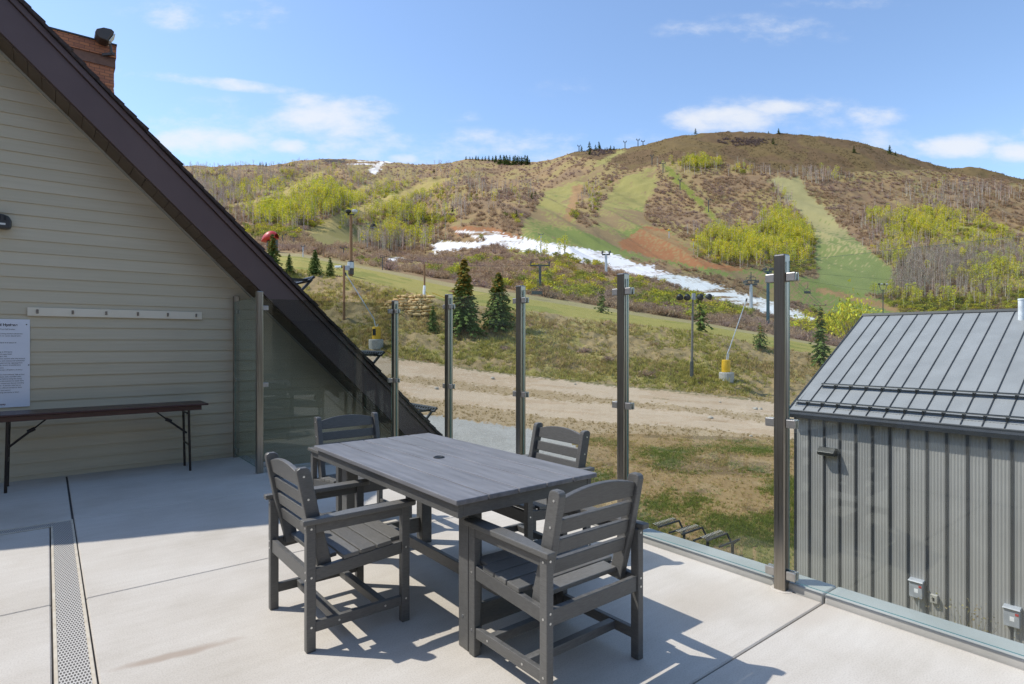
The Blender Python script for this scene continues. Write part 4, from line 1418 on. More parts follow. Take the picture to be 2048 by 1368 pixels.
def place(T, pos, scale, zs_=None):
    """copies of a tri soup T at pos (n,3) with scale (n,)"""
    n = len(pos)
    a = rng.uniform(0, 2 * np.pi, n)
    ca, sa = np.cos(a)[:, None, None], np.sin(a)[:, None, None]
    x, y, z = T[None, :, :, 0], T[None, :, :, 1], T[None, :, :, 2]
    s = scale[:, None, None]
    zz = (zs_ if zs_ is not None else scale)[:, None, None]
    return np.stack([(x * ca - y * sa) * s + pos[:, 0, None, None], (x * sa + y * ca) * s + pos[:, 1, None, None], z * zz + pos[:, 2, None, None]], -1)


def soup(name, tris, cols, m):
    """tris (k,3,3), cols (k,3) -> one mesh"""
    k = len(tris)
    v = tris.reshape(-1, 3)
    me = npmesh(name, v, np.arange(3 * k).reshape(-1, 3), {"tint": np.repeat(cols, 3, 0)}, False, 3)
    me.materials.append(m)
    return me


def stuff(name, parts, m, label=None):
    t = np.concatenate([p[0].reshape(-1, 3, 3) for p in parts])
    c = np.concatenate([p[1] for p in parts])
    o = bpy.data.objects.new(name, soup(name, t, c, m))
    COL.objects.link(o)
    tag(o, label, None, None, "stuff")
    return o


def scatter(name, templates, pos, scale, colfn, m, label=None, zs_=None):
    """one 'stuff' object: every template used for a share of the points"""
    parts = []
    pick = rng.integers(0, len(templates), len(pos))
    for i, T in enumerate(templates):
        q = pick == i
        if not q.any(): continue
        P = place(T, pos[q], scale[q], None if zs_ is None else zs_[q])
        base = colfn(pos[q], np.nonzero(q)[0])                # (n,3)
        n, k = P.shape[0], P.shape[1]
        cc = np.repeat(base, k, 0) * (1 + .16 * rng.normal(size=(n * k, 1)))
        parts.append((P, np.clip(cc, .004, 1)))
    return stuff(name, parts, m, label)


# ------------------------------------------------------------------ where plants stand
VIS = (PYg <= RUN + .6) & (PXg > 300) & (PXg < 2110)
dpx = np.gradient(PX)[None, :] * np.ones((NR, 1))
dpy = np.abs(np.gradient(PYg, axis=0))
IA = np.clip(dpx, 0, 8) * np.clip(dpy, 0, 8)
OPEN = np.zeros((NR, NC), bool)
for k in POLY:
    if k not in NEAR: OPEN |= MASK[k]


def pickpts(mask, n, wexp=1.0, extra=None):
    wt = np.where(mask & VIS, IA ** wexp, 0)
    if extra is not None: wt = wt * extra
    wt = wt.ravel()
    wt = wt / wt.sum()
    i = rng.choice(NR * NC, n, replace=True, p=wt)
    r, c = i // NC, i % NC
    f, g_ = rng.uniform(-.5, .5, n), rng.uniform(-.5, .5, n)
    c2 = np.clip(c + np.sign(f).astype(int), 0, NC - 1); r2 = np.clip(r + np.sign(g_).astype(int), 0, NR - 1)
    a, b = np.abs(f)[:, None], np.abs(g_)[:, None]
    P = np.stack([XS, YS, ZS], -1)
    pos = P[r, c] * (1 - a) * (1 - b) + P[r, c2] * a * (1 - b) + P[r2, c] * (1 - a) * b + P[r2, c2] * a * b
    return pos, i


YB = [(1100, 572, 90, 24, .62), (960, 522, 60, 15, .5), (1260, 575, 60, 16, .7), (1380, 600, 60, 14, .8), (1010, 575, 60, 10, .5), (1110, 540, 60, 14, .5), (690, 412, 210, 42, .62), (860, 395, 60, 25, .6), (560, 440, 60, 20, .9), (640, 420, 90, 25, .55), (700, 408, 80, 25, .65), (790, 395, 70, 22, .75), (850, 388, 60, 18, .75), (545, 468, 55, 12, 1.2), (660, 452, 55, 8, .9), (850, 442, 60, 12, 1), (815, 470, 50, 14, .8), (775, 428, 60, 9, .8), (610, 385, 50, 12, .45), (930, 398, 40, 10, .5),
      (1000, 482, 50, 10, .8), (1085, 506, 60, 9, 1), (1150, 520, 60, 10, 1), (1195, 530, 40, 8, .8), (1172, 562, 38, 12, 1), (1160, 588, 60, 12, .85), (1340, 603, 80, 14, 1), (1450, 622, 90, 14, .85), (900, 546, 60, 8, .55), (720, 530, 80, 6, .5), (860, 455, 30, 8, .7),
      (1182, 400, 26, 34, .5), (1152, 432, 10, 22, .9), (1215, 370, 20, 12, .5), (1380, 332, 55, 12, 1.1), (1480, 346, 30, 8, .6), (1030, 440, 25, 18, .45), (1075, 400, 20, 10, .3),
      (1480, 497, 90, 30, 1.3), (1570, 480, 60, 42, 1.3), (1590, 532, 40, 20, 1.1), (1760, 440, 30, 15, .8), (1850, 450, 90, 25, .9), (1955, 470, 80, 28, .85), (1785, 500, 40, 40, .7), (2000, 560, 80, 28, .6), (1850, 615, 160, 16, 1.2), (1950, 347, 60, 12, .5), (1900, 390, 30, 10, .3), (1800, 382, 60, 14, .3), (1690, 645, 90, 20, 1.3), (2040, 600, 60, 30, .8)]
AB = [(470, 372, 130, 36, .9), (700, 405, 230, 48, .75), (880, 380, 90, 40, .6), (600, 345, 120, 14, .7), (430, 385, 80, 30, .8), (560, 350, 120, 15, .7), (650, 420, 160, 40, .45), (800, 400, 110, 30, .55), (1570, 425, 22, 40, .9), (1640, 357, 50, 12, .7), (1800, 545, 90, 50, 1.0), (1930, 540, 130, 55, 1.0), (1900, 400, 120, 25, .7), (1850, 450, 110, 30, .8), (1380, 332, 60, 12, 1), (1500, 345, 60, 10, .6), (1480, 495, 95, 32, .9), (1570, 480, 60, 42, 1), (800, 490, 70, 16, .8), (540, 445, 50, 8, 1.0), (1180, 392, 24, 26, .5), (1040, 380, 50, 20, .3), (1120, 512, 80, 8, .4)]


def field(B):
    f = np.zeros((NR, NC))
    for (cx, cy, rx, ry, am) in B:
        d = ((PXg - cx) / rx) ** 2 + ((PYg - cy) / ry) ** 2
        f = np.maximum(f, am * np.exp(-d * .8))
    return f


YF, AF = field(YB), field(AB)
cln = fbm(XS / 26, YS / 26, 111, 3)
HV = hill & (Sg < 9.0) & ~OPEN & ~DOME & ((Sg > 5.08) | (PXg > 1050))
BARE = np.array([(.38, .275, .225), (.35, .235, .15), (.47, .335, .205), (.43, .30, .20), (.39, .275, .22), (.35, .235, .165)])
YG = np.array([(.64, .60, .05), (.55, .55, .055), (.72, .62, .065), (.45, .465, .055)])
YBR = np.array([(.50, .47, .05), (.40, .40, .055), (.27, .275, .065), (.36, .28, .09), (.58, .50, .055), (.24, .26, .06)])

shr = [t_bare_shrub() for _ in range(5)]
pos, idx = pickpts(HV, 15500, .9, np.clip(.75 + 1.6 * cln - .45 * np.clip(YF, 0, 1), .05, 2))
hz = np.interp(pos[:, 1], [120, 300, 600, 1300], [1.5, 2.0, 2.7, 3.6]) * rng.uniform(.6, 1.35, len(pos))
patch = fbm(pos[:, 0] / 30, pos[:, 1] / 30, 131, 2)


def barecol(p, q):
    k = np.clip(((patch[q] + .5) * 7 - .5 + .6 * rng.normal(size=len(q))).astype(int), 0, 5)
    c = BARE[k].copy()
    far = np.clip((p[:, 1] - 700) / 500, 0, 1)[:, None]
    return c * (1 - .0 * far) + np.array([.05, .03, .05]) * far


scatter("bare_brush", shr, pos, hz, barecol, M['twig'])
# low sage on the dome
pos, idx = pickpts(DOME & (Sg < 9.03), 2600, .8, np.clip(.4 + 3 * fbm(XS / 22, YS / 22, 141, 3), .03, 2))
sc_ = rng.uniform(.7, 1.8, len(pos))
scatter("sage_brush", [t_bare_shrub(20, 34) for _ in range(3)], pos, sc_, lambda p, q: np.array([(.17, .125, .065), (.20, .15, .08), (.16, .135, .06), (.23, .165, .105)])[rng.integers(0, 4, len(q))], M['twig'])
# thickets near the dome top
thk = np.maximum(np.exp(-(((PXg - 1490) / 50) ** 2 + ((PYg - 285) / 8) ** 2)), np.exp(-(((PXg - 1200) / 30) ** 2 + ((PYg - 305) / 8) ** 2)))
pos, idx = pickpts(hill & (Sg < 9), 230, .8, np.where(thk > .3, thk, 0))
scatter("thicket", shr, pos, rng.uniform(2, 4, len(pos)), lambda p, q: np.array([(.20, .145, .13)]) * np.ones((len(q), 1)), M['twig'])
# leafy yellow-green brush
lf = [t_leafy() for _ in range(4)]
pos, idx = pickpts(HV, 5200, .9, np.clip(YF - .25, 0, 2) ** 1.3 * np.clip(.6 + 1.5 * cln, .1, 2))
hz = np.interp(pos[:, 1], [120, 300, 600, 1300], [1.6, 2.3, 3.0, 4.5]) * rng.uniform(.6, 1.3, len(pos))
scatter("spring_brush", [np.concatenate(t) for t in lf], pos, hz, lambda p, q: YBR[rng.integers(0, 6, len(q))], M['leaf'])

# ------------------------------------------------------------------ aspens: the far woods as one mass, the nearer trees one by one
asp = [t_aspen(1.0) for _ in range(5)]
aspb = [t_aspen(0) for _ in range(4)]
TRUNK = (.60, .53, .43)
pos, idx = pickpts(HV, 6800, .9, np.clip(AF - .12, 0, 2) * np.clip(.5 + 1.8 * cln, .08, 2))
hz = np.interp(pos[:, 1], [120, 300, 450, 800, 1400], [6, 9, 10, 11, 13]) * rng.uniform(.65, 1.2, len(pos))
yf = YF.ravel()[idx] + .2 * rng.normal(size=len(idx))
leafy = yf + 1.1 * fbm(pos[:, 0] / 35, pos[:, 1] / 35, 171, 3) > np.interp(pos[:, 1], [400, 800], [.44, .36])
app = hz / pos[:, 1]
cand = (pos[:, 0] / pos[:, 1] * F + 1024 > 1330) & (pos[:, 0] / pos[:, 1] * F + 1024 < 2060)
single = np.zeros(len(pos), bool)
for msk, nmax in ((leafy & cand, 170), (~leafy & cand, 110)):
    q = np.nonzero(msk)[0]
    single[q[np.argsort(-app[q])[:nmax]]] = True
for lf_, nm, lst, ccol in ((True, "leafing_aspen_wood", asp, None), (False, "bare_aspen_wood", aspb, None)):
    parts = []
    sel = np.nonzero((leafy == lf_) & ~single)[0]
    pk = rng.integers(0, len(lst), len(sel))
    for i, (tr_, cr_) in enumerate(lst):
        q = sel[pk == i]
        wd_ = hz[q] * np.interp(pos[q, 1], [300, 800, 1200], [1.1, 1.6, 1.9])
        P = place(tr_, pos[q], wd_, hz[q]); n, k = P.shape[:2]
        parts.append((P, np.repeat(jit(TRUNK, n, .15), k, 0)))
        P = place(cr_, pos[q], wd_, hz[q]); n, k = P.shape[:2]
        bc = YG[rng.integers(0, 4, n)] if lf_ else np.array([(.42, .32, .26), (.37, .285, .245), (.46, .36, .27)])[rng.integers(0, 3, n)]
        parts.append((P, np.clip(np.repeat(bc, k, 0) * (1 + .15 * rng.normal(size=(n * k, 1))), .004, 1)))
    stuff(nm, parts, M['leaf'] if lf_ else M['twig'])
tm_, cm_, cb_ = [], [], []
for i in range(5):
    tr_, cr_ = t_aspen(1.0, 130)
    tm_.append(soup("trunk", tr_, jit(TRUNK, len(tr_), .12), M['twig']))
    cm_.append(soup("crown", cr_, jit(YG[i % 4], len(cr_), .18), M['leaf']))
    tr_, cr_ = t_aspen(0)
    cb_.append((soup("trunk", tr_, jit(TRUNK, len(tr_), .12), M['twig']), soup("crown", cr_, jit((.30, .23, .17), len(cr_), .18), M['twig'])))
for j in np.nonzero(single)[0]:
    pxj = pos[j, 0] / pos[j, 1] * F + 1024
    side = "left of the right-hand ski run" if pxj < 1640 else "above the grey metal roof"
    k = rng.integers(0, 5)
    o = empty("aspen_tree", pos[j] - np.array([0, 0, .2]), rng.uniform(0, 6.28),
              ("slender aspen in yellow-green spring leaf in the grove " if leafy[j] else "bare pale-trunked aspen in the grove ") + side, "tree",
              "leafing aspens on the hillside" if leafy[j] else "bare aspens on the hillside")
    o.scale = (hz[j] * rng.uniform(.85, 1.25),) * 2 + (hz[j],)
    for nm, me in (("trunk", tm_[k] if leafy[j] else cb_[k][0]), ("crown", cm_[k] if leafy[j] else cb_[k][1])):
        c = bpy.data.objects.new(nm, me)
        COL.objects.link(c)
        c.parent = o

# nearer shrubs in the belt beyond the grass: one by one
belt = (Sg > 5.02) & (Sg < 6.0) & ~OPEN & (PXg > 560) & (PXg < 1720)
pos, idx = pickpts(belt, 95, 1.0)
bme = [soup("bare_shrub", T, jit(BARE[i], len(T), .2), M['twig']) for i, T in enumerate([t_bare_shrub(90, 90) for _ in range(5)])]
lme = [soup("leafy_shrub", np.concatenate(T), jit(YG[i % 4] * np.array([.8, .85, 1.0]), sum(map(len, T)), .2), M['leaf']) for i, T in enumerate([t_leafy(220, 20, sz=(.06, .12)) for _ in range(4)])]
for j in range(len(pos)):
    ly = YF.ravel()[idx[j]] + .25 * rng.normal() > .45
    o = bpy.data.objects.new("leafy_shrub" if ly else "bare_shrub", lme[rng.integers(0, 4)] if ly else bme[rng.integers(0, 5)])
    COL.objects.link(o)
    o.location = pos[j] - np.array([0, 0, .15])
    s_ = rng.uniform(1.5, 3.2)
    o.scale = (s_, s_, s_ * rng.uniform(.8, 1.15))
    o.rotation_euler = (0, 0, rng.uniform(0, 6.28))
    tag(o, "rounded yellow-green shrub in the brush belt beyond the mown grass" if ly else "rounded bare brown shrub in the brush belt beyond the mown grass", "shrub",
        "leafing shrubs in the brush belt" if ly else "bare shrubs in the brush belt")


# ------------------------------------------------------------------ conifers
def t_conifer(nw=24, per=9, k=5, width=.23, ragged=.25, gold=0.0, lean=0.0, zlow=.04):
    F_, Cc = [], []
    for iw in range(nw):
        t = (iw + rng.uniform(-.3, .3)) / nw
        z = zlow + (1 - zlow) * np.clip(t, 0, 1)
        L0 = width * (1 - z) ** .9 + .012
        for b in range(per):
            a = rng.uniform(0, 2 * np.pi)
            L = L0 * rng.uniform(1 - 2 * ragged, 1 + ragged * .6)
            u = (np.arange(k) + rng.uniform(.3, 1, k)) / k
            r = L * u
            zz = z + .04 * (1 - z) - L * .42 * u ** 1.5 + .02 * rng.normal(size=k) * L0 / .2
            c = np.stack([r * np.cos(a) + lean * z * z, r * np.sin(a), zz], 1)
            d = np.array([math.cos(a), math.sin(a), -.35])
            s = np.array([-math.sin(a), math.cos(a), .0])
            wl2 = (.020 + .30 * L0 / k) * rng.uniform(.8, 1.45, (k, 1))
            droop = np.array([0, 0, -.55]) * wl2
            F_.append(np.stack([c - d * wl2 * .8, c + d * wl2 * .9 + s * wl2 * .75 + droop * .6, c + d * wl2 * .9 - s * wl2 * .75 + droop * .6], 1))
            F_.append(np.stack([c - d * wl2 * .3, c + d * wl2 * 1.1, c + droop * 1.6], 1))
            g_ = np.clip((z - .35) / .4, 0, 1) * gold  # upper needles tinted golden: cones and sunlight put into the colour
            base = np.array((.135, .185, .048)) * rng.uniform(.7, 1.5)
            for _ in range(2):
                gg_ = (rng.uniform(0, 1, (k, 1)) < g_ * .65)
                Cc.append(np.where(gg_, np.array([(.36, .23, .04)]), base[None, :] * rng.uniform(.75, 1.35, (k, 1))))
    F_, Cc = np.concatenate(F_), np.concatenate(Cc)
    n = 5
    tr = []
    for i in range(n):
        a0, a1 = 2 * np.pi * i / n, 2 * np.pi * (i + 1) / n
        r = .014
        p = [(r * math.cos(a0), r * math.sin(a0), -.02), (r * math.cos(a1), r * math.sin(a1), -.02), (lean, 0, .985)]
        tr.append(p)
    tr = np.array(tr, float)
    return tr, F_, Cc


def spruce(px, yb, yt, lab, group=None, cat="tree", name="spruce_tree", **kw):
    b = hit(px, yb)
    h = (yb - yt) / F * b.y
    tr_, cr_, cc_ = t_conifer(**kw)
    o = empty(name, b, rng.uniform(0, 6.28) if not kw.get('lean') else 0.0, lab, cat, group)
    o.scale = (h, h, h)
    for nm, me in (("trunk", soup("trunk", tr_, jit((.12, .085, .055), len(tr_)), M['twig'])), ("crown", soup("crown", cr_, cc_, M['needle']))):
        c = bpy.data.objects.new(nm, me); COL.objects.link(c); c.parent = o
    return o


spruce(928, 664, 515, "tall slim spruce with a golden top of cones and painted sunlight, left of the pair", nw=34, per=13, k=6, width=.27, gold=1.0)
spruce(997, 656, 543, "broad dark spruce with golden tip, right of the pair", nw=30, per=14, k=6, width=.37, gold=.6)
spruce(866, 664, 610, "small young spruce left of the tall spruce pair", nw=20, per=10, k=4, width=.30)
spruce(545, 552, 466, "yellowish spruce half hidden by the roof edge, in front of the red canopy", nw=26, per=11, k=5, width=.30, gold=.7)
spruce(579, 546, 507, "small spruce just right of the roof edge", nw=20, per=10, k=4, width=.32)
spruce(630, 550, 498, "bushy dark spruce on the grass, larger of the middle two", nw=24, per=12, k=5, width=.36)
spruce(660, 553, 514, "smaller dark spruce next to the tall rusty pole", nw=20, per=10, k=4, width=.34)
spruce(1204, 627, 570, "scraggly thin conifer alone on the grass between two posts", nw=15, per=6, k=3, width=.30, ragged=.4, gold=.4)
spruce(1403, 664, 583, "crooked sparse conifer behind the four-headed light pole", nw=17, per=6, k=3, width=.26, ragged=.4, gold=.3, lean=-.10)
spruce(1520, 697, 643, "low spreading spruce with thin golden leader, left of nearest steel post", nw=12, per=10, k=5, width=.42, gold=.6)
spruce(1641, 728, 612, "narrow ragged conifer at the left end of the grey roof", nw=26, per=7, k=3, width=.20, ragged=.4, gold=.3)

ridge_c = [t_conifer(13, 8, 3, .33) for _ in range(4)]
rc_me = []
for (tr_, cr_, cc_) in ridge_c:
    rc_me.append((soup("trunk", tr_, jit((.08, .06, .045), len(tr_)), M['twig']), soup("crown", cr_, cc_ * .7, M['needle'])))


def far_conifer(px, yb, hpx, lab, group):
    b = hit(px, yb)
    h = hpx / F * b.y
    a = rc_me[rng.integers(0, 4)]
    o = empty("conifer", b - Vector((0, 0, h * .06)), rng.uniform(0, 6.28), lab, "tree", group)
    h *= 1.2
    o.scale = (h * 1.1, h * 1.1, h)
    for nm, me in zip(("trunk", "crown"), a):
        c = bpy.data.objects.new(nm, me); COL.objects.link(c); c.parent = o


for px in list(np.linspace(932, 984, 9)) + list(np.linspace(990, 1060, 22)):
    far_conifer(px + rng.uniform(-2, 2), I(np.array([px]), [(930, 320), (985, 324), (1000, 330), (1060, 331)])[0], rng.uniform(9, 19) if px > 988 else rng.uniform(6, 12), "dark conifer in the dense row along the ridge left of the dome", "conifers of the ridge row")
for (px, yb, hp) in ((1163, 303, 10), (1179, 302, 17), (1191, 302, 11), (1198, 300, 15), (1180, 310, 12), (1214, 301, 6), (1221, 301, 9), (1228, 301, 8), (1210, 301, 5)):
    far_conifer(px, yb, hp, "dark conifer in the cluster on the shoulder left of the dome", "conifers on the shoulder")
for (px, yb, hp, lab) in ((1391, 268, 10, "lone conifer on the left part of the dome's crest"), (1557, 268, 10, "lone conifer on the middle of the dome's crest"), (1537, 267, 4, "tiny shrub-like conifer on the dome's crest"),
                          (1546, 289, 12, "small conifer just below the dome's crest"), (1708, 306, 13, "conifer standing on the dome's right flank"), (1779, 308, 16, "taller conifer on the right skyline of the dome"),
                          (1791, 312, 8, "smaller conifer beside the taller one on the right skyline"), (1064, 398, 12, "lower conifer of two at the left edge of the ski run"), (1071, 392, 9, "upper conifer of two at the left edge of the ski run"), (905, 424, 12, "lone dark conifer amid brush on the middle left slope"), (1033, 436, 14, "dark conifer in brush at the foot of the left ski run"), (868, 346, 8, "solitary conifer under the left ridge")):
    far_conifer(px, yb, hp, lab, None)
for px in (574, 579, 584, 588, 520, 526, 532, 558, 562):
    far_conifer(px, 334, rng.uniform(5, 9), "dark conifer on the skyline of the far left ridge", "conifers of the far left ridge")
for px in np.linspace(496, 530, 11):
    far_conifer(px, 468 + rng.uniform(-4, 4), rng.uniform(8, 14), "small dark conifer at the foot of the grey aspens by the roof edge", "conifers below the grey aspens")

# ------------------------------------------------------------------ grass tufts, stones and other small ground things
def t_tuft(n=9, spread=.5, droop=.35):
    a = rng.uniform(0, 2 * np.pi, n)
    r0 = rng.uniform(0, spread, n)
    p0 = np.stack([r0 * np.cos(a), r0 * np.sin(a), -.05 + 0 * a], 1)
    ln = rng.uniform(.2, .7, n)
    b = a + rng.normal(size=n) * .6
    p1 = p0 + np.stack([ln * np.cos(b), ln * np.sin(b), rng.uniform(.45, 1.0, n)], 1)
    return slivers(p0, p1, rng.uniform(.06, .12, n))


tufts = [t_tuft(10) for _ in range(5)]
GREEN = np.array([(.23, .27, .05), (.28, .30, .065), (.18, .225, .045)])
STRAW = np.array([(.54, .40, .18), (.42, .305, .13), (.60, .45, .22)])
OLIVE = np.array([(.44, .365, .11), (.54, .43, .15), (.35, .30, .085)])
gn = (.35 * n1 + .9 * nl_ + .4 * n2)
lawn = (Sg > .95) & (Sg < 2.1) & ~MASK['gravel'] & (PXg > 850) & (PXg < 1720)
pos, idx = pickpts(lawn, 26000, .8, np.clip(.35 + 2.5 * gn, .06, 1.5))
gsel = gn.ravel()[idx] + np.interp(PYg.ravel()[idx], [870, 950, 1050], [-.25, -.02, .10]) + .12 * rng.normal(size=len(idx))
scatter("lawn_grass", tufts, pos, rng.uniform(.06, .15, len(pos)), lambda p, q: np.where((gsel[q] > .02)[:, None], GREEN[rng.integers(0, 3, len(q))], np.where(rng.uniform(size=(len(q), 1)) < .35, OLIVE[rng.integers(0, 3, len(q))], STRAW[rng.integers(0, 3, len(q))])), M['blade'])
bankm = (Sg > 2.98) & (Sg < 4.15) & (PXg > 560)
pos, idx = pickpts(bankm, 15000, .8, np.clip(.45 + 2.4 * (n1 - .3 * n2), .04, 1.6))
bn_ = fbm(pos[:, 0] / 7, pos[:, 1] / 7, 151, 3) + .1 * rng.normal(size=len(pos))
scatter("bank_grass", tufts, pos, rng.uniform(.16, .55, len(pos)), lambda p, q: np.where((bn_[q] > .04)[:, None], OLIVE[rng.integers(0, 3, len(q))] * np.array([.95, 1.05, .9]), np.where((bn_[q] > -.12)[:, None], OLIVE[rng.integers(0, 3, len(q))], STRAW[rng.integers(0, 3, len(q))] * .9)), M['blade'])
pos, idx = pickpts((Sg > 2.1) & (Sg < 3.0) & ~MASK['road1'] & ~MASK['road2'] & ~MASK['gravel'] & (PXg > 760), 3500, .8)
scatter("verge_grass", tufts, pos, rng.uniform(.07, .18, len(pos)), lambda p, q: STRAW[rng.integers(0, 3, len(q))] * rng.uniform(.7, 1.0, (len(q), 1)), M['blade'])
# dead brushy clumps low on the bank
for (px, py, s_, lab) in ((905, 585, .9, "dry brown bush near the rim of the bank, right of the rusty pole"), (1245, 600, .7, None), (712, 590, .7, "small dark dry bush high on the bank, near the roof edge"), (940, 668, 1.0, "bare grey bush at the foot of the spruce pair"), (1010, 700, .9, "dark dry bush in the middle of the bank"), (1170, 705, 1.0, "pale dry bush low on the bank behind a post"), (1215, 720, .8, "dry bush low on the bank right of the middle post"), (1310, 690, .7, "purple-brown dry bush left of the light pole"), (1290, 752, 1.1, "dry bush low on the bank near the road, left of the light pole"), (1000, 712, .8, None)):
    if not lab: continue
    b = hit(px, py)
    o = bpy.data.objects.new("dry_bush", bme[rng.integers(0, 5)])
    COL.objects.link(o)
    o.location = b - Vector((0, 0, .1)); o.scale = (s_ * 1.3, s_ * 1.1, s_ * .75); o.rotation_euler = (0, 0, rng.uniform(0, 6))
    tag(o, lab, "bush")


def lump(name, m, loc, r, lab, cat, grp=None, sq=(1, .8, .6)):
    bm = bmesh.new()
    bmesh.ops.create_icosphere(bm, subdivisions=2, radius=1)
    for v in bm.verts:
        k = 1 + .28 * (random.random() - .5)
        v.co = Vector((v.co.x * sq[0], v.co.y * sq[1], v.co.z * sq[2])) * r * k
    me = bpy.data.meshes.new(name); bm.to_mesh(me); bm.free()
    me.materials.append(m)
    o = bpy.data.objects.new(name, me); COL.objects.link(o)
    o.location = loc; o.rotation_euler = (0, 0, random.uniform(0, 6))
    return tag(o, lab, cat, grp)


for (px, py, r, lab) in ((985, 759, .28, "pale rock on the upper dirt road, left of the middle post"), (873, 779, .22, "pale rock on the verge between the two road tracks"), (1421, 838, .22, "brown rock on the lower dirt road under the light pole"), (1510, 820, .26, "left rock of a pale pair beside the upper road, by the nearest post"), (1521, 820, .20, "right rock of a pale pair beside the upper road, by the nearest post"), (1502, 874, .12, "small pale stone in the dry grass below the road"), (1150, 770, .15, "small pale stone at the far edge of the dirt road"), (1440, 806, .14, "small stone in the middle of the upper road track")):
    lump("rock", M['rock'], hit(px, py) + Vector((0, 0, r * .25)), r, lab, "rock")

# rubble retaining wall of ochre stones
sw = MB()
base = hit(815, 632)
x0, x1 = (762 - 1024) / F * base.y, (876 - 1024) / F * base.y
zb_ = base.z
top = 42 / F * base.y
k = 0
zz = 0.0
while zz < top:
    hgt = rng.uniform(.26, .42)
    t = zz / top
    xa = x0 - 1.4 + (x1 - x0) * (.52 * t ** 1.1); xb = x1 - 1.0 - (x1 - x0) * (.12 * (1 - t) ** 1.5 + .03 * t)
    x = xa + rng.uniform(-.2, .2)
    while x < xb:
        wd = rng.uniform(.30, 1.15)
        hh = hgt * rng.uniform(.75, 1.25)
        cx, cy = x + wd / 2, base.y + .3 + zz * .5 + rng.uniform(-.25, .2)
        cz = zb_ + zz + hgt * .5 + rng.uniform(-.07, .07)
        tl = rng.uniform(-.16, .16)
        vb_ = len(sw.v)
        for (sx, sz) in ((-1, -.6), (-.55, -1), (.5, -1), (1, -.55), (1, .5), (.6, 1), (-.5, 1), (-1, .6)):
            q = rng.uniform(.82, 1.05)
            dx, dz = sx * wd * .5 * q, sz * hh * .5 * rng.uniform(.8, 1.05)
            sw.v.append((cx + dx - dz * tl, cy - .16 + rng.uniform(-.05, .05), cz + dz + dx * tl))
        for k8 in range(8):
            p8 = sw.v[vb_ + k8]
            sw.v.append((cx + (p8[0] - cx) * 1.08, cy + .5, cz + (p8[2] - cz) * 1.05))
        sw.v.append((cx, cy - .30 + rng.uniform(-.06, .04), cz))
        for k8 in range(8):
            k9 = (k8 + 1) % 8
            sw.f.append((vb_ + k8, vb_ + k9, vb_ + 16))
            sw.f.append((vb_ + k8, vb_ + 8 + k8, vb_ + 8 + k9, vb_ + k9))
        x += wd * .97
    zz += hgt
rw = sw.build("stone_retaining_wall", M['stone'])
tag(rw, "stepped rubble retaining wall of ochre stones on the bank", "wall")


# ------------------------------------------------------------------ poles, snow guns, lamps
def pole_h(b, dpx): return dpx / F * b.y


b = hit(702, 553); h = pole_h(b, 122)
o = empty("floodlight_pole", b, 0, "tall rust-brown wooden pole topped by floodlights, by the small spruces", "light pole")
MB().tube([(0, 0, -.3), (0, 0, h)], [.27, .19], 10).build("pole", M['woodpole'], o)
MB().tube([(0, 0, 0.2), (0, 0, 2.2)], .42, 10).build("base_sleeve", M['bronze'], o)
MB().box(-.5, .5, -.1, .1, h - .05, h + .12).build("crossarm", M['black'], o)
for x in (-.35, .6):
    MB().lathe([(.12, 0), (.42, .25), (.46, .5), (.3, .62)], 12, (x, -.2, h + .1)).build("lamp_head", M['black'] if x < 0 else M['galv'], o)
MB().lathe([(.5, 0), (.5, .9)], 12, (0.05, -.3, 1.2 * h / 10)).build("meter_box", M['galv'], o)

b = hit(688, 640); h = pole_h(b, 108)
o = empty("utility_pole", b, 0, "thin rust-brown pole with a grey box, carrying a lance by the roof edge", "pole")
MB().tube([(0, 0, -.3), (0, 0, h)], [.16, .13], 10).build("pole", M['woodpole'], o)
MB().box(.16, .62, -.16, .16, h - .55, h - .02).build("box", M['boxgrey'], o, bevel=.02)
MB().tube([(.1, .0, h - .3), (.45, .0, h + .05)], .03, 6).build("bracket", M['galv'], o)

for (px, yb, lab, lean, yt, xt) in ((752, 694, "yellow-padded snow lance with concrete foot, left, beside the roof edge", -1, 548, 690), (1453, 760, "yellow-padded snow lance with concrete foot, right, beside the light pole", 1, 600, 1495)):
    b = hit(px, yb)
    sc_ = b.y / F
    o = empty("snow_lance", b, 0, lab, "snow gun")
    MB().lathe([(14.5 * sc_, -.3), (14.5 * sc_, 13 * sc_), (13.5 * sc_, 14.5 * sc_)], 20).build("concrete_base", M['conc_block'], o, smooth=False)
    MB().lathe([(8.2 * sc_, 15 * sc_), (8.6 * sc_, 27 * sc_), (8.0 * sc_, 38.5 * sc_), (6.5 * sc_, 39.5 * sc_)], 18, (lean * -1.0 * sc_, 0, 0)).build("pad", M['yellow'], o)
    if lean < 0:
        MB().box(-5 * sc_, 1.5 * sc_, -8.6 * sc_, -8.2 * sc_, 22 * sc_, 35 * sc_).build("opening", M['black'], o)
    z1 = (yb - 708 if lean > 0 else 45) * sc_
    p = [(0, 0, 38 * sc_), (lean * 2 * sc_, 0, z1), (lean * 6 * sc_ if lean > 0 else -4 * sc_, 0, z1 + 10 * sc_), ((xt - px) * sc_, .3, (yb - yt) * sc_)]
    MB().tube(p, [.07, .07, .055, .045], 8).build("lance", M['galv'], o)
    MB().tube([((xt - px) * sc_ - .05 * lean, .3, (yb - yt) * sc_ - .2), ((xt - px) * sc_ + .06 * lean, .3, (yb - yt) * sc_ + .12)], .085, 8).build("nozzle", M['black'], o)
    MB().tube([(.12, -.1, 38 * sc_), (.22, -.1, z1)], .05, 8).build("valve_pipe", M['galv'], o)

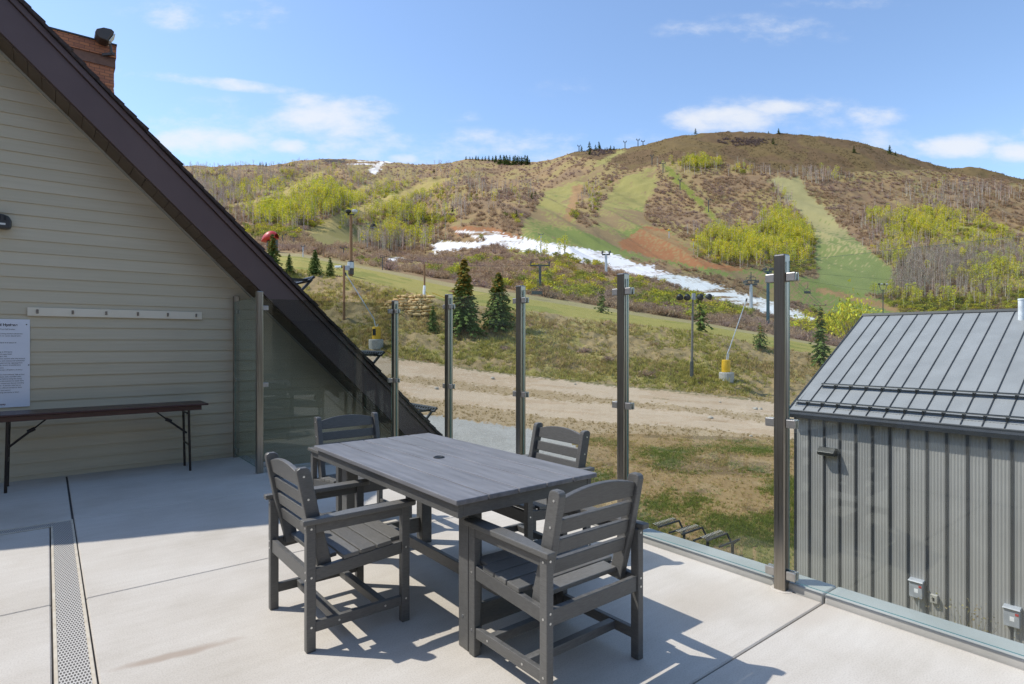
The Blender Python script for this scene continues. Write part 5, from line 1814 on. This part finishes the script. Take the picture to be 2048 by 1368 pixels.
b = hit(1383, 756); sc_ = b.y / F; h = 160 * sc_
o = empty("four_head_light_pole", b, 0, "slim grey light pole with four round lamp heads on a crossarm", "light pole")
MB().tube([(0, 0, -.2), (.15, 0, h)], [.15, .10], 10).build("pole", M['polegrey'], o)
MB().tube([(0.01, 0, 0), (.03, 0, 32 * sc_)], .20, 10).build("base_sleeve", M['liftgreen'], o)
MB().box(-26 * sc_, 34 * sc_, -.06, .06, h - .12, h - .02).build("crossarm", M['galv'], o)
MB().box(.05, .05 + 6 * sc_, -.2, .1, h - .25, h + .45).build("box", M['boxgrey'], o)
for x in (-24, -9, 16, 33):
    hd = MB()
    hd.lathe([(.02, .48), (.22, .42), (.36, .14), (.38, 0), (.34, -.03)], 14)
    q = hd.build("lamp_head", M['black'], o)
    q.location = (x * sc_, -.1, h - .05); q.rotation_euler = (R(50 if x < 20 else 35), R(-18 if x < 0 else 22), 0)
    ln = MB().lathe([(.33, -.032), (.28, -.07), (.05, -.10)], 14).build("lens", M['lens'], q)

b = hit(849, 592); sc_ = b.y / F
o = empty("guyed_post", b, 0, "short weathered post with white foot on top of the stone wall", "post")
MB().tube([(0, 0, 18 * sc_), (0, 0, 62 * sc_)], .13, 8).build("post", M['woodpole'], o)
MB().tube([(-.1, 0, -.3), (0, 0, 20 * sc_)], [.24, .18], 8).build("foot", M['white'], o)
MB().tube([(.1, 0, 8 * sc_), (34 * sc_, -1.5, -22 * sc_)], .05, 6).build("guy_guard", M['yellow'], o)
MB().tube([(14 * sc_, .4, 6 * sc_), (46 * sc_, 1.2, -6 * sc_)], .05, 6).build("guy_guard", M['yellow'], o)

b = hit(676, 541); sc_ = b.y / F
o = empty("fan_snow_gun", b, R(20), "small white and black fan snow gun parked on the grass", "snow gun")
o.scale = (.55,) * 3
MB().tube([(-.9, 0, .8), (.9, 0, 1.0)], [.42, .36], 14).build("barrel", M['white'], o)
MB().tube([(.905, 0, 1.0), (1.25, 0, 1.04)], [.40, .46], 14).build("muzzle", M['black'], o)
MB().tube([(0, 0, .5), (-.5, .6, -.1)], .05, 6).tube([(0, 0, .5), (-.5, -.6, -.1)], .05, 6).tube([(0, 0, .5), (.8, 0, -.1)], .05, 6).build("tripod", M['black'], o)

b = hit(1766, 632); b.y *= 1.0; sc_ = b.y / F
o = empty("light_tower", b, R(10), "dark light tower with a cluster of lamps, beyond the grey roof", "light pole")
MB().tube([(0, 0, -6), (0, 0, 52 * sc_)], .28, 8).build("pole", M['liftgreen'], o)
MB().bar((-9 * sc_, 0, 60 * sc_), (9 * sc_, 0, 60 * sc_), .2, .2).bar((-9 * sc_, 0, 60 * sc_), (-4 * sc_, 0, 50 * sc_), .2, .2).bar((9 * sc_, 0, 60 * sc_), (4 * sc_, 0, 50 * sc_), .2, .2).bar((-5 * sc_, 0, 50 * sc_), (5 * sc_, 0, 50 * sc_), .2, .2).build("frame", M['liftgreen'], o)
for x in (-9, -3, 3, 9):
    MB().lathe([(.25, 0), (.62, .35), (.6, .8), (.3, 1.0)], 10, (x * sc_, 0, 61 * sc_)).build("lamp_head", M['galv'] if x in (-3, 9) else M['black'], o)


def tower(px, yb, yt, arm, lab, m='liftgreen', r=None, head=1, sunk=1.0):
    b = hit(px, yb); sc_ = b.y / F
    h = (yb - yt) * sc_
    r = r or 1.0 * sc_
    o = empty("lift_tower", b, 0, lab, "lift tower", "chairlift towers on the slopes")
    MB().tube([(0, 0, -sunk), (0, 0, h)], [r, r * .8], 10).build("mast", M[m], o)
    a = arm * sc_
    MB().bar((-a, 0, h), (a, 0, h), r * 1.1, r * .9).build("crossarm", M[m if m != 'galv' else 'liftgreen'], o)
    for s in (-1, 1):
        w = MB().bar((s * a * .92, -2.6 * r, h + r * 1.1), (s * a * .92, 2.6 * r, h + r * 1.1), r * .6, r * .8)
        for q in (-2, 0, 2): w.tube([(s * a * .92 - r * .3, q * r, h + r * 1.7), (s * a * .92 + r * .3, q * r, h + r * 1.7)], r * .7, 8)
        w.build("sheave_train", M['liftgreen'], o)
    if head:
        MB().bar((-a * .8, 0, h + r), (-a * .8, 0, h + 4 * r), r * .22, r * .22).bar((a * .8, 0, h + r), (a * .8, 0, h + 4 * r), r * .22, r * .22).bar((-a * .8, 0, h + 4 * r), (a * .8, 0, h + 4 * r), r * .22, r * .22).build("lifting_frame", M['liftgreen'], o)
    return o, b, h


tower(1080, 586, 532, 20, "dark lift tower with a wide crossarm in the brush belt below the snow", r=.36)
tower(1212, 548, 510, 8, "slim grey lift tower standing at the lower edge of the snow", 'galv', r=.55, head=0)
o, b, h = tower(1502, 617, 570, 12, "pale grey lift tower with bulky head on the snow, left of nearest post", 'galv', r=.85)
MB().bar((-2.2, 0, h + 2), (2.2, 0, h + 2), .5, .5).bar((-1.4, -.8, h + 4), (1.8, .8, h + 4), .3, .3).bar((0, 0, h), (0, 0, h + 6), .3, .3).bar((-2.4, 0, h + 1), (0, 0, h + 3.5), .25, .25).build("catwalk", M['liftgreen'], o)
tower(1536, 660, 545, 7, "tall teal lift tower just behind the nearest steel post", 'liftblue', r=.42)
tower(1417, 425, 401, 5, "dark lift tower on the brushy slope, lowest of the upper line")
tower(1360, 381, 361, 4, "dark lift tower on the brushy slope, above the lowest of the upper line")
tower(1304, 331, 313, 3, "thin dark lift tower on the dome's brown flank")
tower(1326, 346, 328, 5, "dark lift tower beside the yellow aspens at the dome's foot")
tower(1475, 470, 453, 5, "dark lift tower at the top of the yellow-green grove")
tower(765, 541, 516, 5, "dark lift tower at the far edge of the mown grass, by the snow patch")
tower(687, 515, 497, 7, "dark lift tower with broad crossarm left of the tall rusty pole")
tower(565, 486, 471, 7, "dark lift tower right beside the red canopy")
tower(588, 493, 476, 7, "second dark lift tower right of the red canopy")
tower(606, 515, 494, 4, "grey lift tower with a low seat, below the two by the red canopy", 'galv')
tower(1082, 506, 470, 5, "slim lift tower rising in front of the narrow snow band", 'galv', head=0)
tower(829, 490, 473, 6, "lift tower left end of the snow, among bare aspens")
tower(1640, 655, 612, 12, "brown lift tower with level crossarm, right of the nearest post", 'woodpole', head=0)
tower(736, 470, 448, 4, "grey lift tower on the meadow behind the tall pole", 'galv', head=0)
tower(793, 445, 432, 4, "faint lift tower on the left slope above the meadow", 'galv', head=0)
for (px, yb, yt, t) in ((1158, 303, 293, "small lift tower on the skyline, left shoulder"), (1250, 297, 285, "left one of three small lift towers on the skyline"), (1276, 294, 281, "middle one of three small lift towers on the skyline"), (1286, 292, 284, "right one of three small lift towers on the skyline")):
    tower(px, yb, yt, 3.2, t, head=0)

for (px, yb, yt, lab) in ((1387, 500, 482, "small yellow-headed hydrant post at the grove's left edge"), (1338, 477, 462, "small yellow-headed hydrant post on the red dirt")):
    b = hit(px, yb); sc_ = b.y / F
    o = empty("hydrant_post", b, 0, lab, "post")
    MB().tube([(0, 0, -.5), (0, 0, (yb - yt) * sc_)], .3, 8).build("post", M['galv'], o)
    MB().lathe([(.3, -.4), (.95, -.1), (.95, .9), (.2, 1.2)], 10, (0, 0, (yb - yt) * sc_)).build("head", M['yellow'], o)


def cable(p, q, sag, r, lab):
    pts = []
    for i in range(25):
        t = i / 24
        v = Vector(p).lerp(Vector(q), t)
        v.z -= sag * 4 * t * (1 - t)
        pts.append(v)
    o = MB().tube(pts, r, 5).build("lift_cable", M['black'])
    return tag(o, lab, "cable")


def at(px, py, Y): return Vector(((px - 1024) / F * Y, Y, H + (685 - py) * Y / F))


Yt = hit(1536, 660).y
cable(at(1541, 540, Yt), at(2150, 580, Yt * 1.5), .8, .022, "upper thin lift cable running right from the teal tower")
cable(at(1541, 552, Yt), at(2150, 620, Yt * 1.5), 1.4, .022, "lower thin lift cable running right from the teal tower")
Y1, Y2 = hit(1080, 586).y, hit(1502, 617).y
cable(at(1062, 531, Y1), at(760, 512, hit(765, 541).y), 1.0, .035, "thin lift cable left of the wide-armed tower in the brush")


for (sx, lab) in ((-3.5, 'left strand of the lift cable climbing the brushy right hill'), (3.5, 'right strand of the lift cable climbing the brushy right hill')):
    pts = [at(px + sx, py - 1, hit(px, pb).y) for (px, py, pb) in ((1640, 612, 655), (1475, 453, 470), (1417, 401, 425), (1360, 361, 381), (1326, 328, 346), (1304, 313, 331))]
    tag(MB().tube(pts, .07, 5).build('lift_cable', M['black']), lab, 'cable')


def lift_chair(px, py, Y, lab):
    o = empty("lift_chair", at(px, py, Y), R(15), lab, "lift chair", "empty chairlift seats")
    MB().box(-1.1, 1.1, -.25, .3, 0, .1).build("seat", M['black'], o)
    MB().box(-1.1, 1.1, .3, .38, .15, .75).build("backrest", M['liftgreen'], o)
    MB().tube([(-1.1, .3, 0), (-1.1, .3, 1.1), (-.2, .2, 1.5), (.2, .2, 1.5), (1.1, .3, 1.1), (1.1, .3, 0)], .06, 6).tube([(0, .2, 1.5), (0, 0, 3.2)], .06, 6).build("hanger", M['liftgreen'], o)


lift_chair(1616, 588, 175, "empty lift chair hanging over the green meadow right of the nearest post")
lift_chair(1540, 551, 260, "empty lift chair close to the nearest post's left clamp")
lift_chair(1228, 492 + 68, 240, "empty lift chair low in the brush belt beside a post")
lift_chair(1075, 590, 120, "single dark lift chair hanging below the wide-armed tower")
o = empty("lift_cabin", at(747, 456, 330), 0, "dark bubble-shaped lift cabin on the left slope meadow", "lift cabin")
MB().prism([(-1.7, 0), (1.7, 0), (1.6, 1.0), (1.1, 1.8), (.3, 2.2), (-.6, 2.1), (-1.4, 1.4)], lambda p, t: (p[0], -.9 + 1.8 * t, p[1])).build("bubble", M['black'], o, bevel=.15)
MB().box(-1.5, 1.5, -.7, .7, -.25, -.02).build("seat", M['galv'], o)
MB().tube([(0, 0, 2.1), (0, 0, 3.6)], .09, 6).build("hanger", M['liftgreen'], o)

b = hit(538, 505); sc_ = b.y / F
o = empty("lift_terminal", b, R(-8), "red rounded canopy of a lift terminal showing beside the roof edge", "lift terminal")
prof = []
for k in range(13):
    a = math.pi * k / 12
    prof.append((math.cos(a) * 1.7, math.sin(a) * 1.9))
cv = MB()
rings = []
for i in range(9):
    t = i / 8
    x = (-12 + 29 * t) * sc_
    s_ = math.sin(math.pi * (.08 + .84 * t)) ** .5
    ring = [(x, y * s_, 20 * sc_ + t * 8 * sc_ + z * s_) for (y, z) in prof]
    rings.append(ring)
n = len(prof)
vs = [p for r_ in rings for p in r_]
fs = [(i * n + k, i * n + k + 1, (i + 1) * n + k + 1, (i + 1) * n + k) for i in range(8) for k in range(n - 1)]
fs += [(i * n, (i + 1) * n, (i + 1) * n + n - 1, i * n + n - 1) for i in range(8)]
cv.add(vs, fs).build("canopy", M['red'], o, smooth=True)
MB().tube([(0, 0, -1), (0, 0, 22 * sc_)], .5, 8).tube([(14 * sc_, 0, -1), (14 * sc_, 0, 24 * sc_)], .5, 8).build("column", M['liftgreen'], o)

# ------------------------------------------------------------------ bike racks under the deck edge
def bike_rack(px, py, lab):
    b = hit(px, py)
    o = empty("bike_rack", b, TH, lab, "bike rack", "black bike racks on the lawn")
    ta, tb = Vector((0, .20, .74)), Vector((0, -.24, .66))
    MB().tube([(0, 0, -.2), (0, 0, .46)], .05, 10).tube([(0, 0, .44), (0, .12, .60), ta], .034, 8).tube([(0, 0, .44), tb], .034, 8).build("post", M['black'], o)
    for t in (ta, tb):
        m = MB().tube([t, t + Vector((-1.15, 0, 0))], .032, 8)
        if t is ta:
            for k in range(11):
                x = -.08 - .105 * k
                m.tube([t + Vector((x, 0, 0)), t + Vector((x, .11, .05)), t + Vector((x, .24, .06))], .017, 6)
        m.build("wheel_rail", M['black'], o)
    MB().lathe([(.12, 0), (.12, .02)], 12).build("base_plate", M['black'], o)


bike_rack(1368, 1088, "black bike rack with comb bars below the kerb, leftmost of three")
bike_rack(1415, 1103, "black bike rack with comb bars below the kerb, middle of three")
bike_rack(1465, 1116, "black bike rack with comb bars below the kerb, nearest the steel post")

# dry weeds against the grey wall
wd = [np.concatenate([slivers(np.zeros((40, 3)) + rng.normal(size=(40, 3)) * [.06, .06, 0], np.stack([rng.normal(size=40) * .28, rng.normal(size=40) * .28, rng.uniform(.4, 1.0, 40)], 1), .010),
                      tris_at(np.stack([rng.normal(size=90) * .24, rng.normal(size=90) * .24, rng.uniform(.25, 1.0, 90)], 1), rng.uniform(.012, .03, 90))]) for _ in range(3)]
for i, (v, h_, lab) in enumerate(((4.25, 1.55, "thin dry weed against the grey wall, left of the yellowish one"), (3.95, 1.5, "dense yellowish dry weed against the grey wall"), (3.68, 1.25, "greyish dry weed against the grey wall, right of the yellowish one"))):
    o = bpy.data.objects.new("dry_weed", soup("dry_weed", wd[i], jit([(.30, .25, .14), (.40, .33, .13), (.25, .22, .16)][i], len(wd[i]), .25), M['blade']))
    COL.objects.link(o)
    p = D(BU - .45, v)
    o.location = (p.x, p.y, -5.95); o.scale = (h_,) * 3
    tag(o, lab, "weed")

# big leafing willows beyond the left end of the grey roof
for (px, yb, yt, k, lab) in ((1700, 690, 592, .62, "tall bushy yellow-green willow behind the left end of the grey roof"), (1668, 680, 622, .8, "lower yellow-green willow left of the tall one by the grey roof"), (1745, 670, 618, .9, "yellow-green willow over the grey roof's ridge, right of the tall one"), (1606, 668, 628, 1.1, "small yellow-green willow just right of the nearest steel post")):
    b = hit(px, yb)
    h_ = (yb - yt) / F * b.y
    lf_t, tr_t = t_leafy(620, 40, zc=.52, rx=.8, rz=.52, sz=(.035, .075))
    o = empty("willow_tree", b - Vector((0, 0, .2)), rng.uniform(0, 6), lab, "tree")
    o.scale = (h_ * k, h_ * k, h_)
    for nm, me in (("trunk", soup("trunk", tr_t, jit((.30, .24, .16), len(tr_t)), M['twig'])), ("crown", soup("crown", lf_t, np.concatenate([jit(YG[rng.integers(0, 4)], 1, .22) for _ in range(len(lf_t))]), M['leaf']))):
        c = bpy.data.objects.new(nm, me); COL.objects.link(c); c.parent = o
